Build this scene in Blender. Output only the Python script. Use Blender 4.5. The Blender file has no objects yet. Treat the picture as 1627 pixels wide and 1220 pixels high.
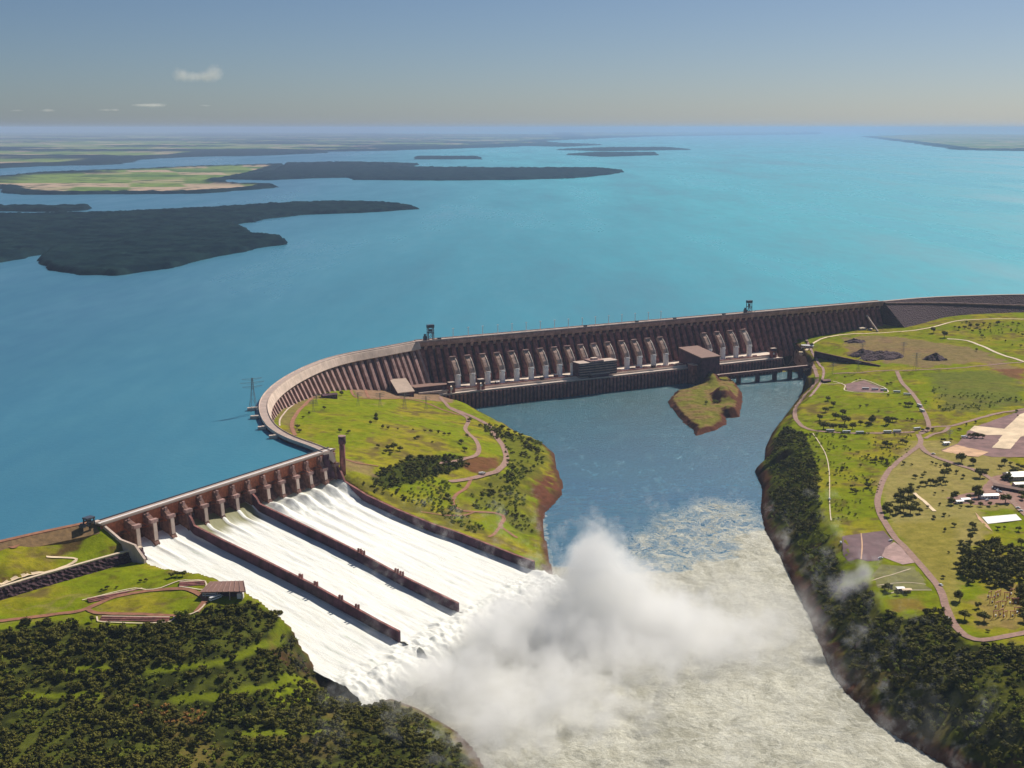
import bpy, bmesh, math, random
import numpy as np
from mathutils import Vector, Matrix, noise as mnoise
from mathutils.geometry import delaunay_2d_cdt

# ------------------------------------------------------------------ camera, sky, sun
SC = bpy.context.scene
COL = SC.collection
FOC, HZ, CAMH = 2000.0, 203.0, 534.0          # focal length in photo pixels, horizon row, height over the river
PITCH = math.atan((610 - HZ) / FOC)
cd = bpy.data.cameras.new('camera'); cam = bpy.data.objects.new('camera', cd); COL.objects.link(cam)
cd.sensor_width = 36; cd.lens = FOC * 36 / 1627; cd.clip_start = 5; cd.clip_end = 600000
cam.location = (0, 0, CAMH); cam.rotation_euler = (math.pi / 2 - PITCH, 0, 0)
SC.camera = cam

SUN_EL = math.radians(42); SUN_AZ = math.radians(39)   # azimuth from +Y towards +X
W = bpy.data.worlds.new('World'); SC.world = W; W.use_nodes = True
wn = W.node_tree.nodes; wl = W.node_tree.links; wn.clear()
sky = wn.new('ShaderNodeTexSky'); sky.sky_type = 'NISHITA'; sky.sun_disc = False
sky.sun_elevation = SUN_EL; sky.sun_rotation = SUN_AZ; sky.altitude = 1200
sky.air_density = 0.85; sky.dust_density = 1.5; sky.ozone_density = 5.5
bg = wn.new('ShaderNodeBackground'); bg.inputs[1].default_value = 0.055
wo = wn.new('ShaderNodeOutputWorld')
wl.new(sky.outputs[0], bg.inputs[0]); wl.new(bg.outputs[0], wo.inputs[0])
ld = bpy.data.lights.new('sun', 'SUN'); ld.energy = 5.0; ld.angle = math.radians(0.5); ld.color = (1, .93, .82)
sun = bpy.data.objects.new('sun', ld); COL.objects.link(sun)
tosun = Vector((math.sin(SUN_AZ) * math.cos(SUN_EL), math.cos(SUN_AZ) * math.cos(SUN_EL), math.sin(SUN_EL)))
sun.rotation_euler = (-tosun).to_track_quat('-Z', 'Y').to_euler()
sun.location = (600, 600, 900)
SC.view_settings.view_transform = 'Standard'; SC.view_settings.look = 'None'
SC.view_settings.gamma = 1; SC.view_settings.exposure = 0.1
SC.render.engine = 'CYCLES'
SC.cycles.volume_bounces = 14; SC.cycles.max_bounces = 16; SC.cycles.diffuse_bounces = 2
SC.cycles.volume_max_steps = 256
random.seed(5); RNG = np.random.default_rng(11)

# ------------------------------------------------------------------ pixel <-> ground helpers
CP, SP = math.cos(PITCH), math.sin(PITCH)
def P(px, py, z):                              # photo pixel on the level plane z
    y = py - 610
    k = (CAMH - z) / (FOC * SP + y * CP)
    return Vector(((px - 813.5) * k, (FOC * CP - y * SP) * k, z))
def Z2(p, q=0):  # corners of the enlarged views -> photo pixels
    return p
def zm(ox, oy, s, pts): return [(ox + x * s, oy + y * s) + tuple(r) for x, y, *r in pts]
z1 = lambda pts: zm(100, 650, .3073, pts)
z2 = lambda pts: zm(380, 480, .3073, pts)
z3 = lambda pts: zm(680, 460, .3688, pts)
z4 = lambda pts: zm(1127, 440, .3073, pts)
z5 = lambda pts: zm(1127, 700, .3073, pts)
z8 = lambda pts: zm(0, 180, .4302, pts)

# ------------------------------------------------------------------ numpy noise
def vnoise(x, y, seed=0):
    xi = np.floor(x).astype(np.int64); yi = np.floor(y).astype(np.int64)
    xf = x - xi; yf = y - yi
    def h(a, b):
        n = (a * 374761393 + b * 668265263 + seed * 1274126177) & 0xffffffff
        n = ((n ^ (n >> 13)) * 1274126177) & 0xffffffff
        return ((n ^ (n >> 16)) & 0xffff) / 65535.0
    u = xf * xf * (3 - 2 * xf); v = yf * yf * (3 - 2 * yf)
    return (h(xi, yi) * (1 - u) + h(xi + 1, yi) * u) * (1 - v) + (h(xi, yi + 1) * (1 - u) + h(xi + 1, yi + 1) * u) * v
def fbm(x, y, sc, o=4, seed=0):
    x = np.asarray(x, float) / sc; y = np.asarray(y, float) / sc; r = 0; a = .5; t = 0
    for i in range(o):
        r = r + a * vnoise(x * 2 ** i + 17 * i, y * 2 ** i - 9 * i, seed + i); t += a; a *= .5
    return r / t - .5
def inpoly(x, y, poly):
    x = np.asarray(x, float); y = np.asarray(y, float)
    r = np.zeros(x.shape, bool); n = len(poly)
    for i in range(n):
        x0, y0 = poly[i][0], poly[i][1]; x1, y1 = poly[(i + 1) % n][0], poly[(i + 1) % n][1]
        c = (y0 > y) != (y1 > y)
        with np.errstate(divide='ignore', invalid='ignore'):
            r ^= c & (x < (x1 - x0) * (y - y0) / (y1 - y0 + 1e-12) + x0)
    return r
def dline(x, y, pts, closed=False):
    x = np.asarray(x, float); y = np.asarray(y, float); d = np.full(x.shape, 1e9); n = len(pts)
    for i in range(n if closed else n - 1):
        ax, ay = pts[i][0], pts[i][1]; bx, by = pts[(i + 1) % n][0], pts[(i + 1) % n][1]
        dx, dy = bx - ax, by - ay; L = dx * dx + dy * dy + 1e-9
        t = np.clip(((x - ax) * dx + (y - ay) * dy) / L, 0, 1)
        d = np.minimum(d, np.hypot(x - ax - t * dx, y - ay - t * dy))
    return d
def sstep(a, b, x):
    t = np.clip((x - a) / (b - a), 0, 1); return t * t * (3 - 2 * t)

# ------------------------------------------------------------------ object helpers
def tag(o, label=None, cat=None, group=None, kind=None):
    if label: o['label'] = label
    if cat: o['category'] = cat
    if group: o['group'] = group
    if kind: o['kind'] = kind
    return o
def empty(name, loc=(0, 0, 0), rz=0, label=None, cat=None, group=None):
    o = bpy.data.objects.new(name, None); COL.objects.link(o); o.location = loc; o.rotation_euler = (0, 0, rz)
    o.empty_display_size = 5
    return tag(o, label, cat, group)
def link_mesh(name, me, parent=None, mat=None, smooth=False):
    if mat and not me.materials: me.materials.append(mat)
    if smooth: me.polygons.foreach_set('use_smooth', [True] * len(me.polygons))
    o = bpy.data.objects.new(name, me); COL.objects.link(o)
    if parent: o.parent = parent
    return o
class MB:
    """collects shapes for ONE mesh object"""
    def __init__(s): s.v = []; s.f = []
    def add(s, v, f):
        n = len(s.v); s.v += [tuple(p) for p in v]; s.f += [tuple(i + n for i in q) for q in f]; return s
    def box(s, c, d, rz=0, top=1.0, M=None):
        hx, hy, hz = d[0] / 2, d[1] / 2, d[2]
        vs = []
        for z, k in ((0, 1), (hz, top)):
            for x, y in ((-hx, -hy), (hx, -hy), (hx, hy), (-hx, hy)):
                X = x * k * math.cos(rz) - y * k * math.sin(rz); Y = x * k * math.sin(rz) + y * k * math.cos(rz)
                vs.append((c[0] + X, c[1] + Y, c[2] + z))
        return s.add(vs, [(3, 2, 1, 0), (4, 5, 6, 7), (0, 1, 5, 4), (1, 2, 6, 5), (2, 3, 7, 6), (3, 0, 4, 7)])
    def bar(s, a, b, w, w2=None):
        a = Vector(a); b = Vector(b); d = (b - a)
        if d.length < 1e-6: return s
        q = d.to_track_quat('Z', 'Y'); w2 = w2 or w; vs = []
        for p, k in ((a, w), (b, w2)):
            for x, y in ((-.5, -.5), (.5, -.5), (.5, .5), (-.5, .5)): vs.append(p + q @ Vector((x * k, y * k, 0)))
        return s.add(vs, [(3, 2, 1, 0), (4, 5, 6, 7), (0, 1, 5, 4), (1, 2, 6, 5), (2, 3, 7, 6), (3, 0, 4, 7)])
    def cyl(s, a, b, r, r2=None, n=12):
        a = Vector(a); b = Vector(b); q = (b - a).to_track_quat('Z', 'Y'); r2 = r if r2 is None else r2
        vs = [];
        for p, k in ((a, r), (b, r2)):
            for i in range(n): t = 2 * math.pi * i / n; vs.append(p + q @ Vector((math.cos(t) * k, math.sin(t) * k, 0)))
        return s.add(vs, [tuple(range(n))[::-1], tuple(range(n, 2 * n))] + [(i, (i + 1) % n, n + (i + 1) % n, n + i) for i in range(n)])
    def prism(s, prof, path, close=True):
        """sweep profile [(n,z)] along path [(point, normal)]"""
        vs = []; m = len(prof); k = len(path)
        for (p, nv) in path:
            for (n, z) in prof: vs.append((p[0] + nv[0] * n, p[1] + nv[1] * n, z))
        fs = [(i * m + j, (i + 1) * m + j, (i + 1) * m + (j + 1) % m, i * m + (j + 1) % m) for i in range(k - 1) for j in range(m)]
        if close: fs += [tuple(range(m)), tuple(range((k - 1) * m, k * m))[::-1]]
        return s.add(vs, fs)
    def ext(s, pts, z0, z1):
        n = len(pts)
        vs = [(p[0], p[1], z0) for p in pts] + [(p[0], p[1], z1) for p in pts]
        return s.add(vs, [tuple(range(n))[::-1], tuple(range(n, 2 * n))] + [(i, (i + 1) % n, n + (i + 1) % n, n + i) for i in range(n)])
    def build(s, name, mat, parent=None, smooth=False, fix=True):
        me = bpy.data.meshes.new(name); me.from_pydata(s.v, [], s.f)
        if fix:
            bm = bmesh.new(); bm.from_mesh(me); bmesh.ops.recalc_face_normals(bm, faces=bm.faces); bm.to_mesh(me); bm.free()
        return link_mesh(name, me, parent, mat, smooth)
def np_mesh(name, V, F, mat=None, smooth=True, cols=None, attr='tint'):
    V = np.asarray(V, np.float32); F = np.asarray(F, np.int32); k = F.shape[1]
    me = bpy.data.meshes.new(name)
    me.vertices.add(len(V)); me.vertices.foreach_set('co', V.ravel())
    me.loops.add(F.size); me.loops.foreach_set('vertex_index', F.ravel())
    me.polygons.add(len(F)); me.polygons.foreach_set('loop_start', np.arange(0, F.size, k, dtype=np.int32))
    me.polygons.foreach_set('loop_total', np.full(len(F), k, np.int32))
    me.polygons.foreach_set('use_smooth', np.full(len(F), smooth))
    me.update(calc_edges=True); me.validate()
    if cols is not None:
        a = me.color_attributes.new(attr, 'FLOAT_COLOR', 'POINT')
        c = np.ones((len(V), 4), np.float32); c[:, :cols.shape[1]] = cols; a.data.foreach_set('color', c.ravel())
    if mat: me.materials.append(mat)
    return me
def grid_faces(nx, ny):
    i = np.arange(nx - 1)[None, :]; j = np.arange(ny - 1)[:, None]; a = (j * nx + i).ravel()
    return np.stack([a, a + 1, a + 1 + nx, a + nx], 1)

# ------------------------------------------------------------------ materials
def mat_new(name):
    m = bpy.data.materials.new(name); m.use_nodes = True
    nt = m.node_tree; b = nt.nodes['Principled BSDF']; return m, nt, b
def N(nt, t, **kw):
    n = nt.nodes.new(t)
    for k, v in kw.items():
        if k in ('i',):
            for a, c in v.items(): n.inputs[a].default_value = c
        else: setattr(n, k, v)
    return n
def mix(nt, fac, a, b, blend='MIX'):
    m = nt.nodes.new('ShaderNodeMix'); m.data_type = 'RGBA'; m.blend_type = blend
    for sock, v in ((m.inputs[0], fac), (m.inputs[6], a), (m.inputs[7], b)):
        if hasattr(v, 'links'): nt.links.new(v, sock)
        else: sock.default_value = v if not isinstance(v, tuple) or len(v) == 4 else (*v, 1)
    return m.outputs[2]
def ramp(nt, src, lo, hi, a=0., b=1.):
    m = nt.nodes.new('ShaderNodeMapRange'); m.inputs[1].default_value = lo; m.inputs[2].default_value = hi
    m.inputs[3].default_value = a; m.inputs[4].default_value = b; nt.links.new(src, m.inputs[0]); return m.outputs[0]
def tex(nt, scale, detail=4, rough=.55, vec=None, kind='ShaderNodeTexNoise', mapscale=None, out=0):
    t = nt.nodes.new(kind); t.inputs['Scale'].default_value = scale
    if kind == 'ShaderNodeTexNoise': t.inputs['Detail'].default_value = detail; t.inputs['Roughness'].default_value = rough
    if vec is None: vec = nt.nodes.new('ShaderNodeNewGeometry').outputs['Position']
    if mapscale:
        mp = nt.nodes.new('ShaderNodeMapping'); mp.inputs['Scale'].default_value = mapscale; nt.links.new(vec, mp.inputs[0]); vec = mp.outputs[0]
    nt.links.new(vec, t.inputs['Vector']); return t.outputs[out]
def bump(nt, b, h, dist, strength=1):
    n = nt.nodes.new('ShaderNodeBump'); n.inputs['Distance'].default_value = dist; n.inputs['Strength'].default_value = strength
    nt.links.new(h, n.inputs['Height']); nt.links.new(n.outputs[0], b.inputs['Normal'])
def simple(name, col, rough=.8, var=.25, sc=.15, stain=None, metal=0, streak=False):
    m, nt, b = mat_new(name)
    n = tex(nt, sc, 5)
    lo = tuple(c * (1 - var) for c in col); hi = tuple(min(1, c * (1 + var)) for c in col)
    c = mix(nt, ramp(nt, n, .35, .65), (*lo, 1), (*hi, 1))
    if streak:
        s = tex(nt, .35, 4, .7, mapscale=(1, 1, .08))
        c = mix(nt, ramp(nt, s, .5, .68, 0, .6), c, (*(stain or tuple(k * .5 for k in col)), 1))
    nt.links.new(c, b.inputs['Base Color']); b.inputs['Roughness'].default_value = rough; b.inputs['Metallic'].default_value = metal
    return m
M = {}
M['concrete'] = simple('weathered_concrete', (.38, .23, .20), .9, .3, .08, (.14, .06, .07), streak=True)
M['concrete_red'] = simple('rust_stained_concrete', (.27, .10, .085), .9, .45, .12, (.08, .025, .03), streak=True)
M['concrete_light'] = simple('pale_concrete', (.62, .48, .40), .9, .15, .06, (.4, .28, .22), streak=True)
M['deck'] = simple('pale_deck_concrete', (.80, .66, .54), .9, .12, .05)
M['white'] = simple('white_paint', (.82, .79, .76), .6, .06, .3)
M['whiter'] = simple('white_roof_sheet', (.85, .83, .8), .5, .04, .3)
M['gate'] = simple('red_brown_gate_steel', (.38, .11, .045), .6, .3, .3, (.18, .05, .02), streak=True)
M['pier'] = simple('pier_concrete', (.20, .10, .075), .9, .45, .22, (.07, .025, .02), streak=True)
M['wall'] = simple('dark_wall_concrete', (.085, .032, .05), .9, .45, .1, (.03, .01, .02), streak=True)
M['roof'] = simple('beige_roof_sheet', (.48, .36, .28), .8, .08, .1)
M['roof_brown'] = simple('brown_roof_sheet', (.24, .13, .10), .8, .1, .1)
M['steel'] = simple('dark_blue_steel', (.06, .07, .10), .5, .1, .5)
M['galv'] = simple('galvanised_steel', (.22, .2, .2), .5, .1, .5)
M['redsteel'] = simple('red_painted_steel', (.40, .10, .05), .6, .1, .5)
M['glass'] = simple('dark_window_glass', (.03, .03, .05), .15, .1, .5)
M['casing'] = simple('pale_casing_concrete', (.46, .30, .23), .9, .3, .2, (.22, .11, .09), streak=True)
M['dark'] = simple('dark_opening', (.03, .015, .02), .9, .1, .5)
M['rubber'] = simple('black_rubber', (.02, .02, .02), .8, .1, .5)
M['road'] = simple('worn_road', (.31, .18, .135), .9, .2, .25)
M['road_red'] = simple('red_dirt_road', (.30, .13, .07), .95, .2, .2)
M['crest_road'] = simple('crest_road_surface', (.45, .34, .29), .9, .12, .1)
M['kerb'] = simple('cream_kerb', (.72, .58, .42), .9, .1, .3)
M['lot'] = simple('purple_grey_gravel', (.23, .125, .115), .95, .25, .06)
M['sand'] = simple('cream_cleared_earth', (.78, .60, .40), .95, .18, .05)
M['sandred'] = simple('orange_cleared_earth', (.62, .38, .22), .95, .2, .05)
M['trunk'] = simple('bark', (.12, .08, .05), .95, .2, 1)
M['carw'] = simple('white_car_paint', (.8, .8, .8), .3, .02, .5)
def rock_mat():
    m, nt, b = mat_new('dark_rockfill')
    n = tex(nt, .22, 6, .7); v = tex(nt, .25, kind='ShaderNodeTexVoronoi')
    c = mix(nt, ramp(nt, n, .3, .7), (.03, .012, .022, 1), (.085, .034, .042, 1))
    c = mix(nt, ramp(nt, v, .1, .8, 0, .6), c, (.05, .02, .03, 1))
    nt.links.new(c, b.inputs['Base Color']); b.inputs['Roughness'].default_value = .95
    bump(nt, b, v, 2.5, .8); return m
M['rock'] = rock_mat()
def foliage_mat(name, a, bcol, hue=.25):
    m, nt, b = mat_new(name)
    at = N(nt, 'ShaderNodeAttribute', attribute_name='tint')
    oi = N(nt, 'ShaderNodeObjectInfo')
    ad = N(nt, 'ShaderNodeMath', operation='ADD'); nt.links.new(at.outputs['Fac'], ad.inputs[0]); nt.links.new(oi.outputs['Random'], ad.inputs[1])
    md = N(nt, 'ShaderNodeMath', operation='FRACT'); nt.links.new(ad.outputs[0], md.inputs[0])
    c = mix(nt, md.outputs[0], (*a, 1), (*bcol, 1))
    n = tex(nt, .35, 3); c = mix(nt, ramp(nt, n, .35, .7), c, (*(x * 1.5 for x in bcol), 1))
    nt.links.new(c, b.inputs['Base Color']); b.inputs['Roughness'].default_value = .75
    b.inputs['Specular IOR Level'].default_value = .05
    return m
M['leaf'] = foliage_mat('dark_foliage', (.024, .030, .009), (.115, .105, .016))
M['leaf_mid'] = foliage_mat('green_foliage', (.06, .08, .012), (.19, .21, .022))
M['leaf_dry'] = foliage_mat('dry_orange_foliage', (.22, .11, .03), (.34, .18, .05))
M['canopy'] = None

# ------------------------------------------------------------------ spillway frame (u along the crest, v down the chutes)
A0 = P(160, 827, 122); B0 = P(518, 713, 122)
SL = (B0 - A0).length; U2 = (B0 - A0) / SL; V2 = Vector((U2.y, -U2.x, 0)); PIT = SL / 14
def S(u, v, z): q = A0 + U2 * u + V2 * v; return Vector((q.x, q.y, z))
def S_uv(x, y): dx = x - A0.x; dy = y - A0.y; return dx * U2.x + dy * U2.y, dx * V2.x + dy * V2.y
TOPV = [0, 30, 67, 117, 172, 207, 244, 292, 320, 400]
TOP4 = [96, 93, 85.5, 76, 65, 58, 49, 37, 31, 15]
TOP8 = [96, 92, 84.6, 74, 62, 53, 43.4, 33, 27, 12]
TOPR = [92, 82, 69, 58, 48.5, 45, 39, 31.5, 28, 12]
def walltop(u, v):
    a = np.interp(v, TOPV, TOP4); b = np.interp(v, TOPV, TOP8); c = np.interp(v, TOPV, TOPR)
    t = np.clip((u - 4 * PIT) / (4 * PIT), 0, 1); s = np.clip((u - 8 * PIT) / (6 * PIT), 0, 1)
    return np.where(u < 8 * PIT, a * (1 - t) + b * t, b * (1 - s) + c * s)

# ------------------------------------------------------------------ river outline and ground heights
shore_px = [(744.5, 647), (765, 657), (790, 672), (822, 688), (850, 703), (868, 710), (882, 722), (886, 745), (895, 768), (894, 786), (882, 800),
            (867, 815), (863, 835), (868, 858), (873, 885)]
RIV = [P(x, y, 0) for x, y in shore_px]
RIV += [S(376, 345, 0), S(374, 318, 0), S(-1, 322, 0), S(-6, 350, 0)]
RIV += [P(x, y, 0) for x, y in [(625, 1112), (665, 1126), (700, 1146), (728, 1164), (752, 1188), (772, 1222), (785, 1300), (790, 1500), (780, 1900)]]
RIV += [P(x, y, 0) for x, y in [(1900, 1900), (1640, 1400), (1560, 1262), (1500, 1215), (1450, 1185), (1392, 1150), (1345, 1103), (1313, 1055), (1297, 1010), (1275, 960),
        (1256, 920), (1236, 880), (1215, 842), (1208, 810), (1211, 778), (1199, 748), (1214, 738), (1216, 712), (1226, 690), (1247, 662), (1266, 637), (1279, 618), (1284, 603), (1278, 593), (1266, 583), (1252, 575)]]
RIV = [(p.x, p.y) for p in RIV]

ctl = [  # photo pixel + height over the river
 (0, 858, 121), (60, 846, 121), (120, 836, 121), (165, 832, 119),
 (0, 905, 108), (60, 885, 107), (130, 868, 104), (180, 862, 106), (0, 930, 99), (110, 898, 99), (212, 872, 98),
 (0, 955, 87), (110, 922, 87), (225, 888, 88), (330, 912, 93), (395, 945, 84), (450, 985, 67), (520, 1045, 41), (555, 1080, 24),
 (150, 930, 87), (0, 1000, 82), (240, 960, 84), (300, 945, 86), (335, 930, 88), (370, 950, 83), (100, 970, 82),
 (50, 1050, 72), (200, 1060, 70), (330, 1030, 72), (430, 1030, 60), (60, 1130, 62), (300, 1130, 50), (480, 1110, 38), (0, 1220, 62), (200, 1220, 52), (400, 1220, 42), (600, 1200, 26), (650, 1150, 20), (0, 1400, 60), (500, 1400, 40),
 # peninsula
 (545, 744, 92), (568, 768, 80), (612, 793, 63), (702, 836, 46), (782, 869, 34), (500, 700, 92), (462, 650, 86), (480, 672, 90), (520, 700, 90), (515, 618, 72), (480, 633, 80), (564, 614, 58), (560, 650, 76),
 (600, 700, 82), (650, 700, 76), (700, 690, 66), (600, 640, 58), (640, 650, 50), (690, 640, 40), (720, 650, 38), (750, 660, 36), (745, 700, 58), (740, 730, 55), (620, 740, 76), (680, 740, 64), (580, 745, 84),
 (790, 690, 30), (800, 720, 36), (800, 745, 38), (750, 760, 44), (640, 770, 66), (690, 790, 50), (830, 740, 28), (850, 780, 22), (790, 800, 32), (760, 800, 38), (830, 840, 20), (820, 870, 24), (600, 610, 42), (650, 612, 38), (680, 628, 34), (700, 632, 33),
 # right bank
 (1238, 566, 33), (1262, 575, 33), (1293, 588, 34), (1296, 606, 35), (1265, 645, 38), (1265, 665, 40), (1290, 682, 43), (1250, 552, 40), (1280, 545, 50), (1300, 560, 44), (1265, 534, 54), (1330, 529, 60), (1397, 527, 62), (1434, 525, 66), (1480, 516, 72), (1526, 508, 80), (1627, 506, 84),
 (1340, 590, 44), (1400, 600, 48), (1450, 560, 58), (1550, 560, 62), (1627, 560, 64), (1350, 640, 48), (1450, 640, 52), (1550, 620, 58), (1627, 640, 58), (1350, 688, 46), (1460, 690, 50), (1550, 720, 54), (1627, 720, 56),
 (1305, 720, 47), (1312, 790, 48), (1320, 850, 49), (1345, 900, 50), (1360, 930, 50), (1400, 760, 49), (1400, 850, 50), (1450, 900, 51), (1500, 960, 52), (1540, 1012, 53), (1627, 1000, 54), (1500, 820, 52), (1600, 850, 55), (1627, 920, 55),
 (1400, 985, 47), (1460, 990, 48), (1400, 1050, 34), (1480, 1060, 42), (1560, 1100, 42), (1460, 1130, 30), (1560, 1200, 30), (1627, 1150, 44), (1700, 1250, 42), (1800, 900, 56), (1850, 600, 60), (1900, 1100, 50),
]
cx = []; cz = []
for a, b, z in ctl: p = P(a, b, z); cx.append((p.x, p.y)); cz.append(z)
for (x, y, z) in [(-900, 1000, 100), (-900, 800, 85), (-900, 1150, 118), (-1200, 900, 100), (2500, 3200, 85), (2500, 1500, 60), (2500, 500, 50), (1200, 300, 45), (-1200, 300, 60), (-400, 300, 50), (1800, 3100, 84)]:
    cx.append((x, y)); cz.append(z)
CX = np.array(cx); CZ = np.array(cz, float)
def kern(r2): return np.sqrt(r2 + 30. ** 2)
D2 = ((CX[:, None] - CX[None]) ** 2).sum(-1)
RW = np.linalg.solve(kern(D2) - np.eye(len(CX)) * 4.0, CZ - 60)
def Hbase(x, y):
    x = np.asarray(x, float); y = np.asarray(y, float); r = np.full(x.shape, 60.)
    for (a, b), w in zip(CX, RW): r += w * kern((x - a) ** 2 + (y - b) ** 2)
    return np.clip(r, 8, 121)
CLIFF = [(p.x, p.y) for p in [P(*q, 0) for q in [(1252, 575), (1266, 583), (1278, 593), (1284, 603), (1279, 618)]]]
def Hgen(x, y):
    h = Hbase(x, y)
    h = h + fbm(x, y, 90, 4, 3) * 5 + fbm(x, y, 18, 3, 8) * 1.6
    d = dline(x, y, RIV, True); ins = inpoly(x, y, RIV)
    dn = d + fbm(x, y, 35, 4, 5) * 16 * sstep(0, 12, d)
    wb = 52 + fbm(x, y, 120, 2, 9) * 50
    right = x > 180
    wb = np.where(right, np.where(y < 1900, 62, 40), wb)
    wb = np.where(dline(x, y, CLIFF) < 60, 9, wb)
    wb = np.where((x < -60) & (y < 1200), 60, wb)
    t = np.clip(dn / wb, 0, 1)
    prof = np.minimum(t ** .72, 1)
    z = h * prof
    z = z + (fbm(x, y, 11, 4, 44) * 7 + fbm(x, y, 4.5, 2, 45) * 2) * sstep(2, 12, d) * sstep(60, 25, d)
    z = np.where(ins, -6, np.maximum(z, -.5 + np.minimum(d, 2) * .8))
    WL = [(p.x, p.y) for p in [P(-400, 1060, 98), P(-60, 950, 98), P(0, 933, 98), P(110, 901, 98), P(215, 872, 98), P(226, 868, 98)]]
    dw = dline(x, y, WL); ax, ay = WL[1]; bx, by = WL[-1]; sd = -((bx - ax) * (y - ay) - (by - ay) * (x - ax)) / math.hypot(bx - ax, by - ay)
    z = np.where((sd > 0) & (dw < 34) & (x < bx + 14), np.minimum(z, 86.5 + (dw / 34) ** 2 * 5), z)
    z = np.where((sd <= 0) & (dw < 9), np.minimum(z, 97.2), z)
    u = (x - A0.x) * U2.x + (y - A0.y) * U2.y; v = (x - A0.x) * V2.x + (y - A0.y) * V2.y
    z = np.where((u > 365) & (u < 395) & (v > 24) & (v < 320), np.minimum(z, walltop(u * 0 + 364.9, v) - .6 + np.maximum(u - 368, 0) * .35), z)
    inch = (u > 1) & (u < 366) & (v > -12) & (v < 330)
    z = np.where(inch, np.minimum(z, walltop(u, v) - 16), z)
    return z

# dam crest lines (downstream edge)
T0 = P(666, 543, 122); T1 = P(1404, 479, 122)
curve_px = [(528, 717), (505, 707), (470, 695), (443, 680), (430, 664), (425, 645), (431, 628), (450, 609), (479, 591), (515, 575), (555, 563.5), (612, 553), (666, 543)]
def catmull(pts, step=6):
    out = []; n = len(pts)
    for i in range(n - 1):
        p0 = Vector(pts[max(i - 1, 0)]); p1 = Vector(pts[i]); p2 = Vector(pts[i + 1]); p3 = Vector(pts[min(i + 2, n - 1)])
        k = max(1, int((p2 - p1).length / step))
        for j in range(k):
            t = j / k
            out.append(.5 * ((2 * p1) + (-p0 + p2) * t + (2 * p0 - 5 * p1 + 4 * p2 - p3) * t * t + (-p0 + 3 * p1 - 3 * p2 + p3) * t ** 3))
    out.append(Vector(pts[-1])); return out
def with_normals(pts, side):       # side +1 : normal to the right of travel
    r = []
    for i, p in enumerate(pts):
        a = pts[max(0, i - 1)]; b = pts[min(len(pts) - 1, i + 1)]; d = (b - a); d.z = 0; d.normalize()
        r.append((p, Vector((d.y, -d.x, 0)) * side))
    return r
WING = catmull([P(*q, 122) for q in curve_px], 6)
# smooth the wing curve
for _ in range(12): WING = [WING[0]] + [(WING[i - 1] + WING[i] * 2 + WING[i + 1]) / 4 for i in range(1, len(WING) - 1)] + [WING[-1]]
EMB = catmull([T1, P(1465, 473.5, 122), P(1526, 470.5, 122), P(1627, 468, 122), P(1760, 468, 122), P(2000, 470, 122)], 25)
LEMB = catmull([P(-260, 915, 122), P(-100, 885, 122), P(0, 862, 122), P(70, 846, 122), P(150, 829.5, 122)], 12)

# ground sheet
def axis(segs):
    out = [segs[0][0]]
    for a, b, s in segs: k = max(1, round((b - a) / s)); out += list(np.linspace(a, b, k + 1)[1:])
    return np.array(out)
GX = axis([(-4000, -900, 200), (-900, -620, 14), (-620, 900, 3.5), (900, 1400, 7), (1400, 4500, 150)])
GY = axis([(-500, 560, 100), (560, 780, 8), (780, 1500, 2.8), (1500, 2300, 4), (2300, 3300, 6)])
gx, gy = np.meshgrid(GX, GY)
GZ = Hgen(gx, gy)
# the reservoir side of every dam lies under the water
resv = [(p.x, p.y) for p in LEMB] + [(A0.x, A0.y), (B0.x, B0.y)] + [(p.x, p.y) for p in WING] + [(T1.x, T1.y)] + [(p.x, p.y) for p in EMB[1:]] + [(9000, 3600), (9000, 9000), (-9000, 9000), (-9000, 1250), (LEMB[0].x - 2500, LEMB[0].y - 200)]
GZ = np.where(inpoly(gx, gy, resv), np.minimum(GZ, 70), GZ)
def zat(x, y):
    i = int(np.clip(np.searchsorted(GX, x) - 1, 0, len(GX) - 2)); j = int(np.clip(np.searchsorted(GY, y) - 1, 0, len(GY) - 2))
    fx = (x - GX[i]) / (GX[i + 1] - GX[i]); fy = (y - GY[j]) / (GY[j + 1] - GY[j])
    return float((GZ[j, i] * (1 - fx) + GZ[j, i + 1] * fx) * (1 - fy) + (GZ[j + 1, i] * (1 - fx) + GZ[j + 1, i + 1] * fx) * fy)
def G(px, py, dz=0):                       # first place where the sight line of a photo pixel meets the ground
    y = py - 610; dx, dy, dzr = (px - 813.5), FOC * CP - y * SP, -(FOC * SP + y * CP)
    lo = (CAMH - 124) / -dzr; hi = (CAMH + 2) / -dzr; prev = lo; n = 90
    for k in range(n + 1):
        t = lo + (hi - lo) * k / n
        if CAMH + t * dzr < zat(t * dx, t * dy):
            a, b = prev, t
            for _ in range(14):
                m = (a + b) / 2
                if CAMH + m * dzr < zat(m * dx, m * dy): b = m
                else: a = m
            t = b; break
        prev = t
    x, y2 = t * dx, t * dy
    return Vector((x, y2, zat(x, y2) + dz))
def GP(pts): return [G(a, b) for a, b, *_ in pts]

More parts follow.
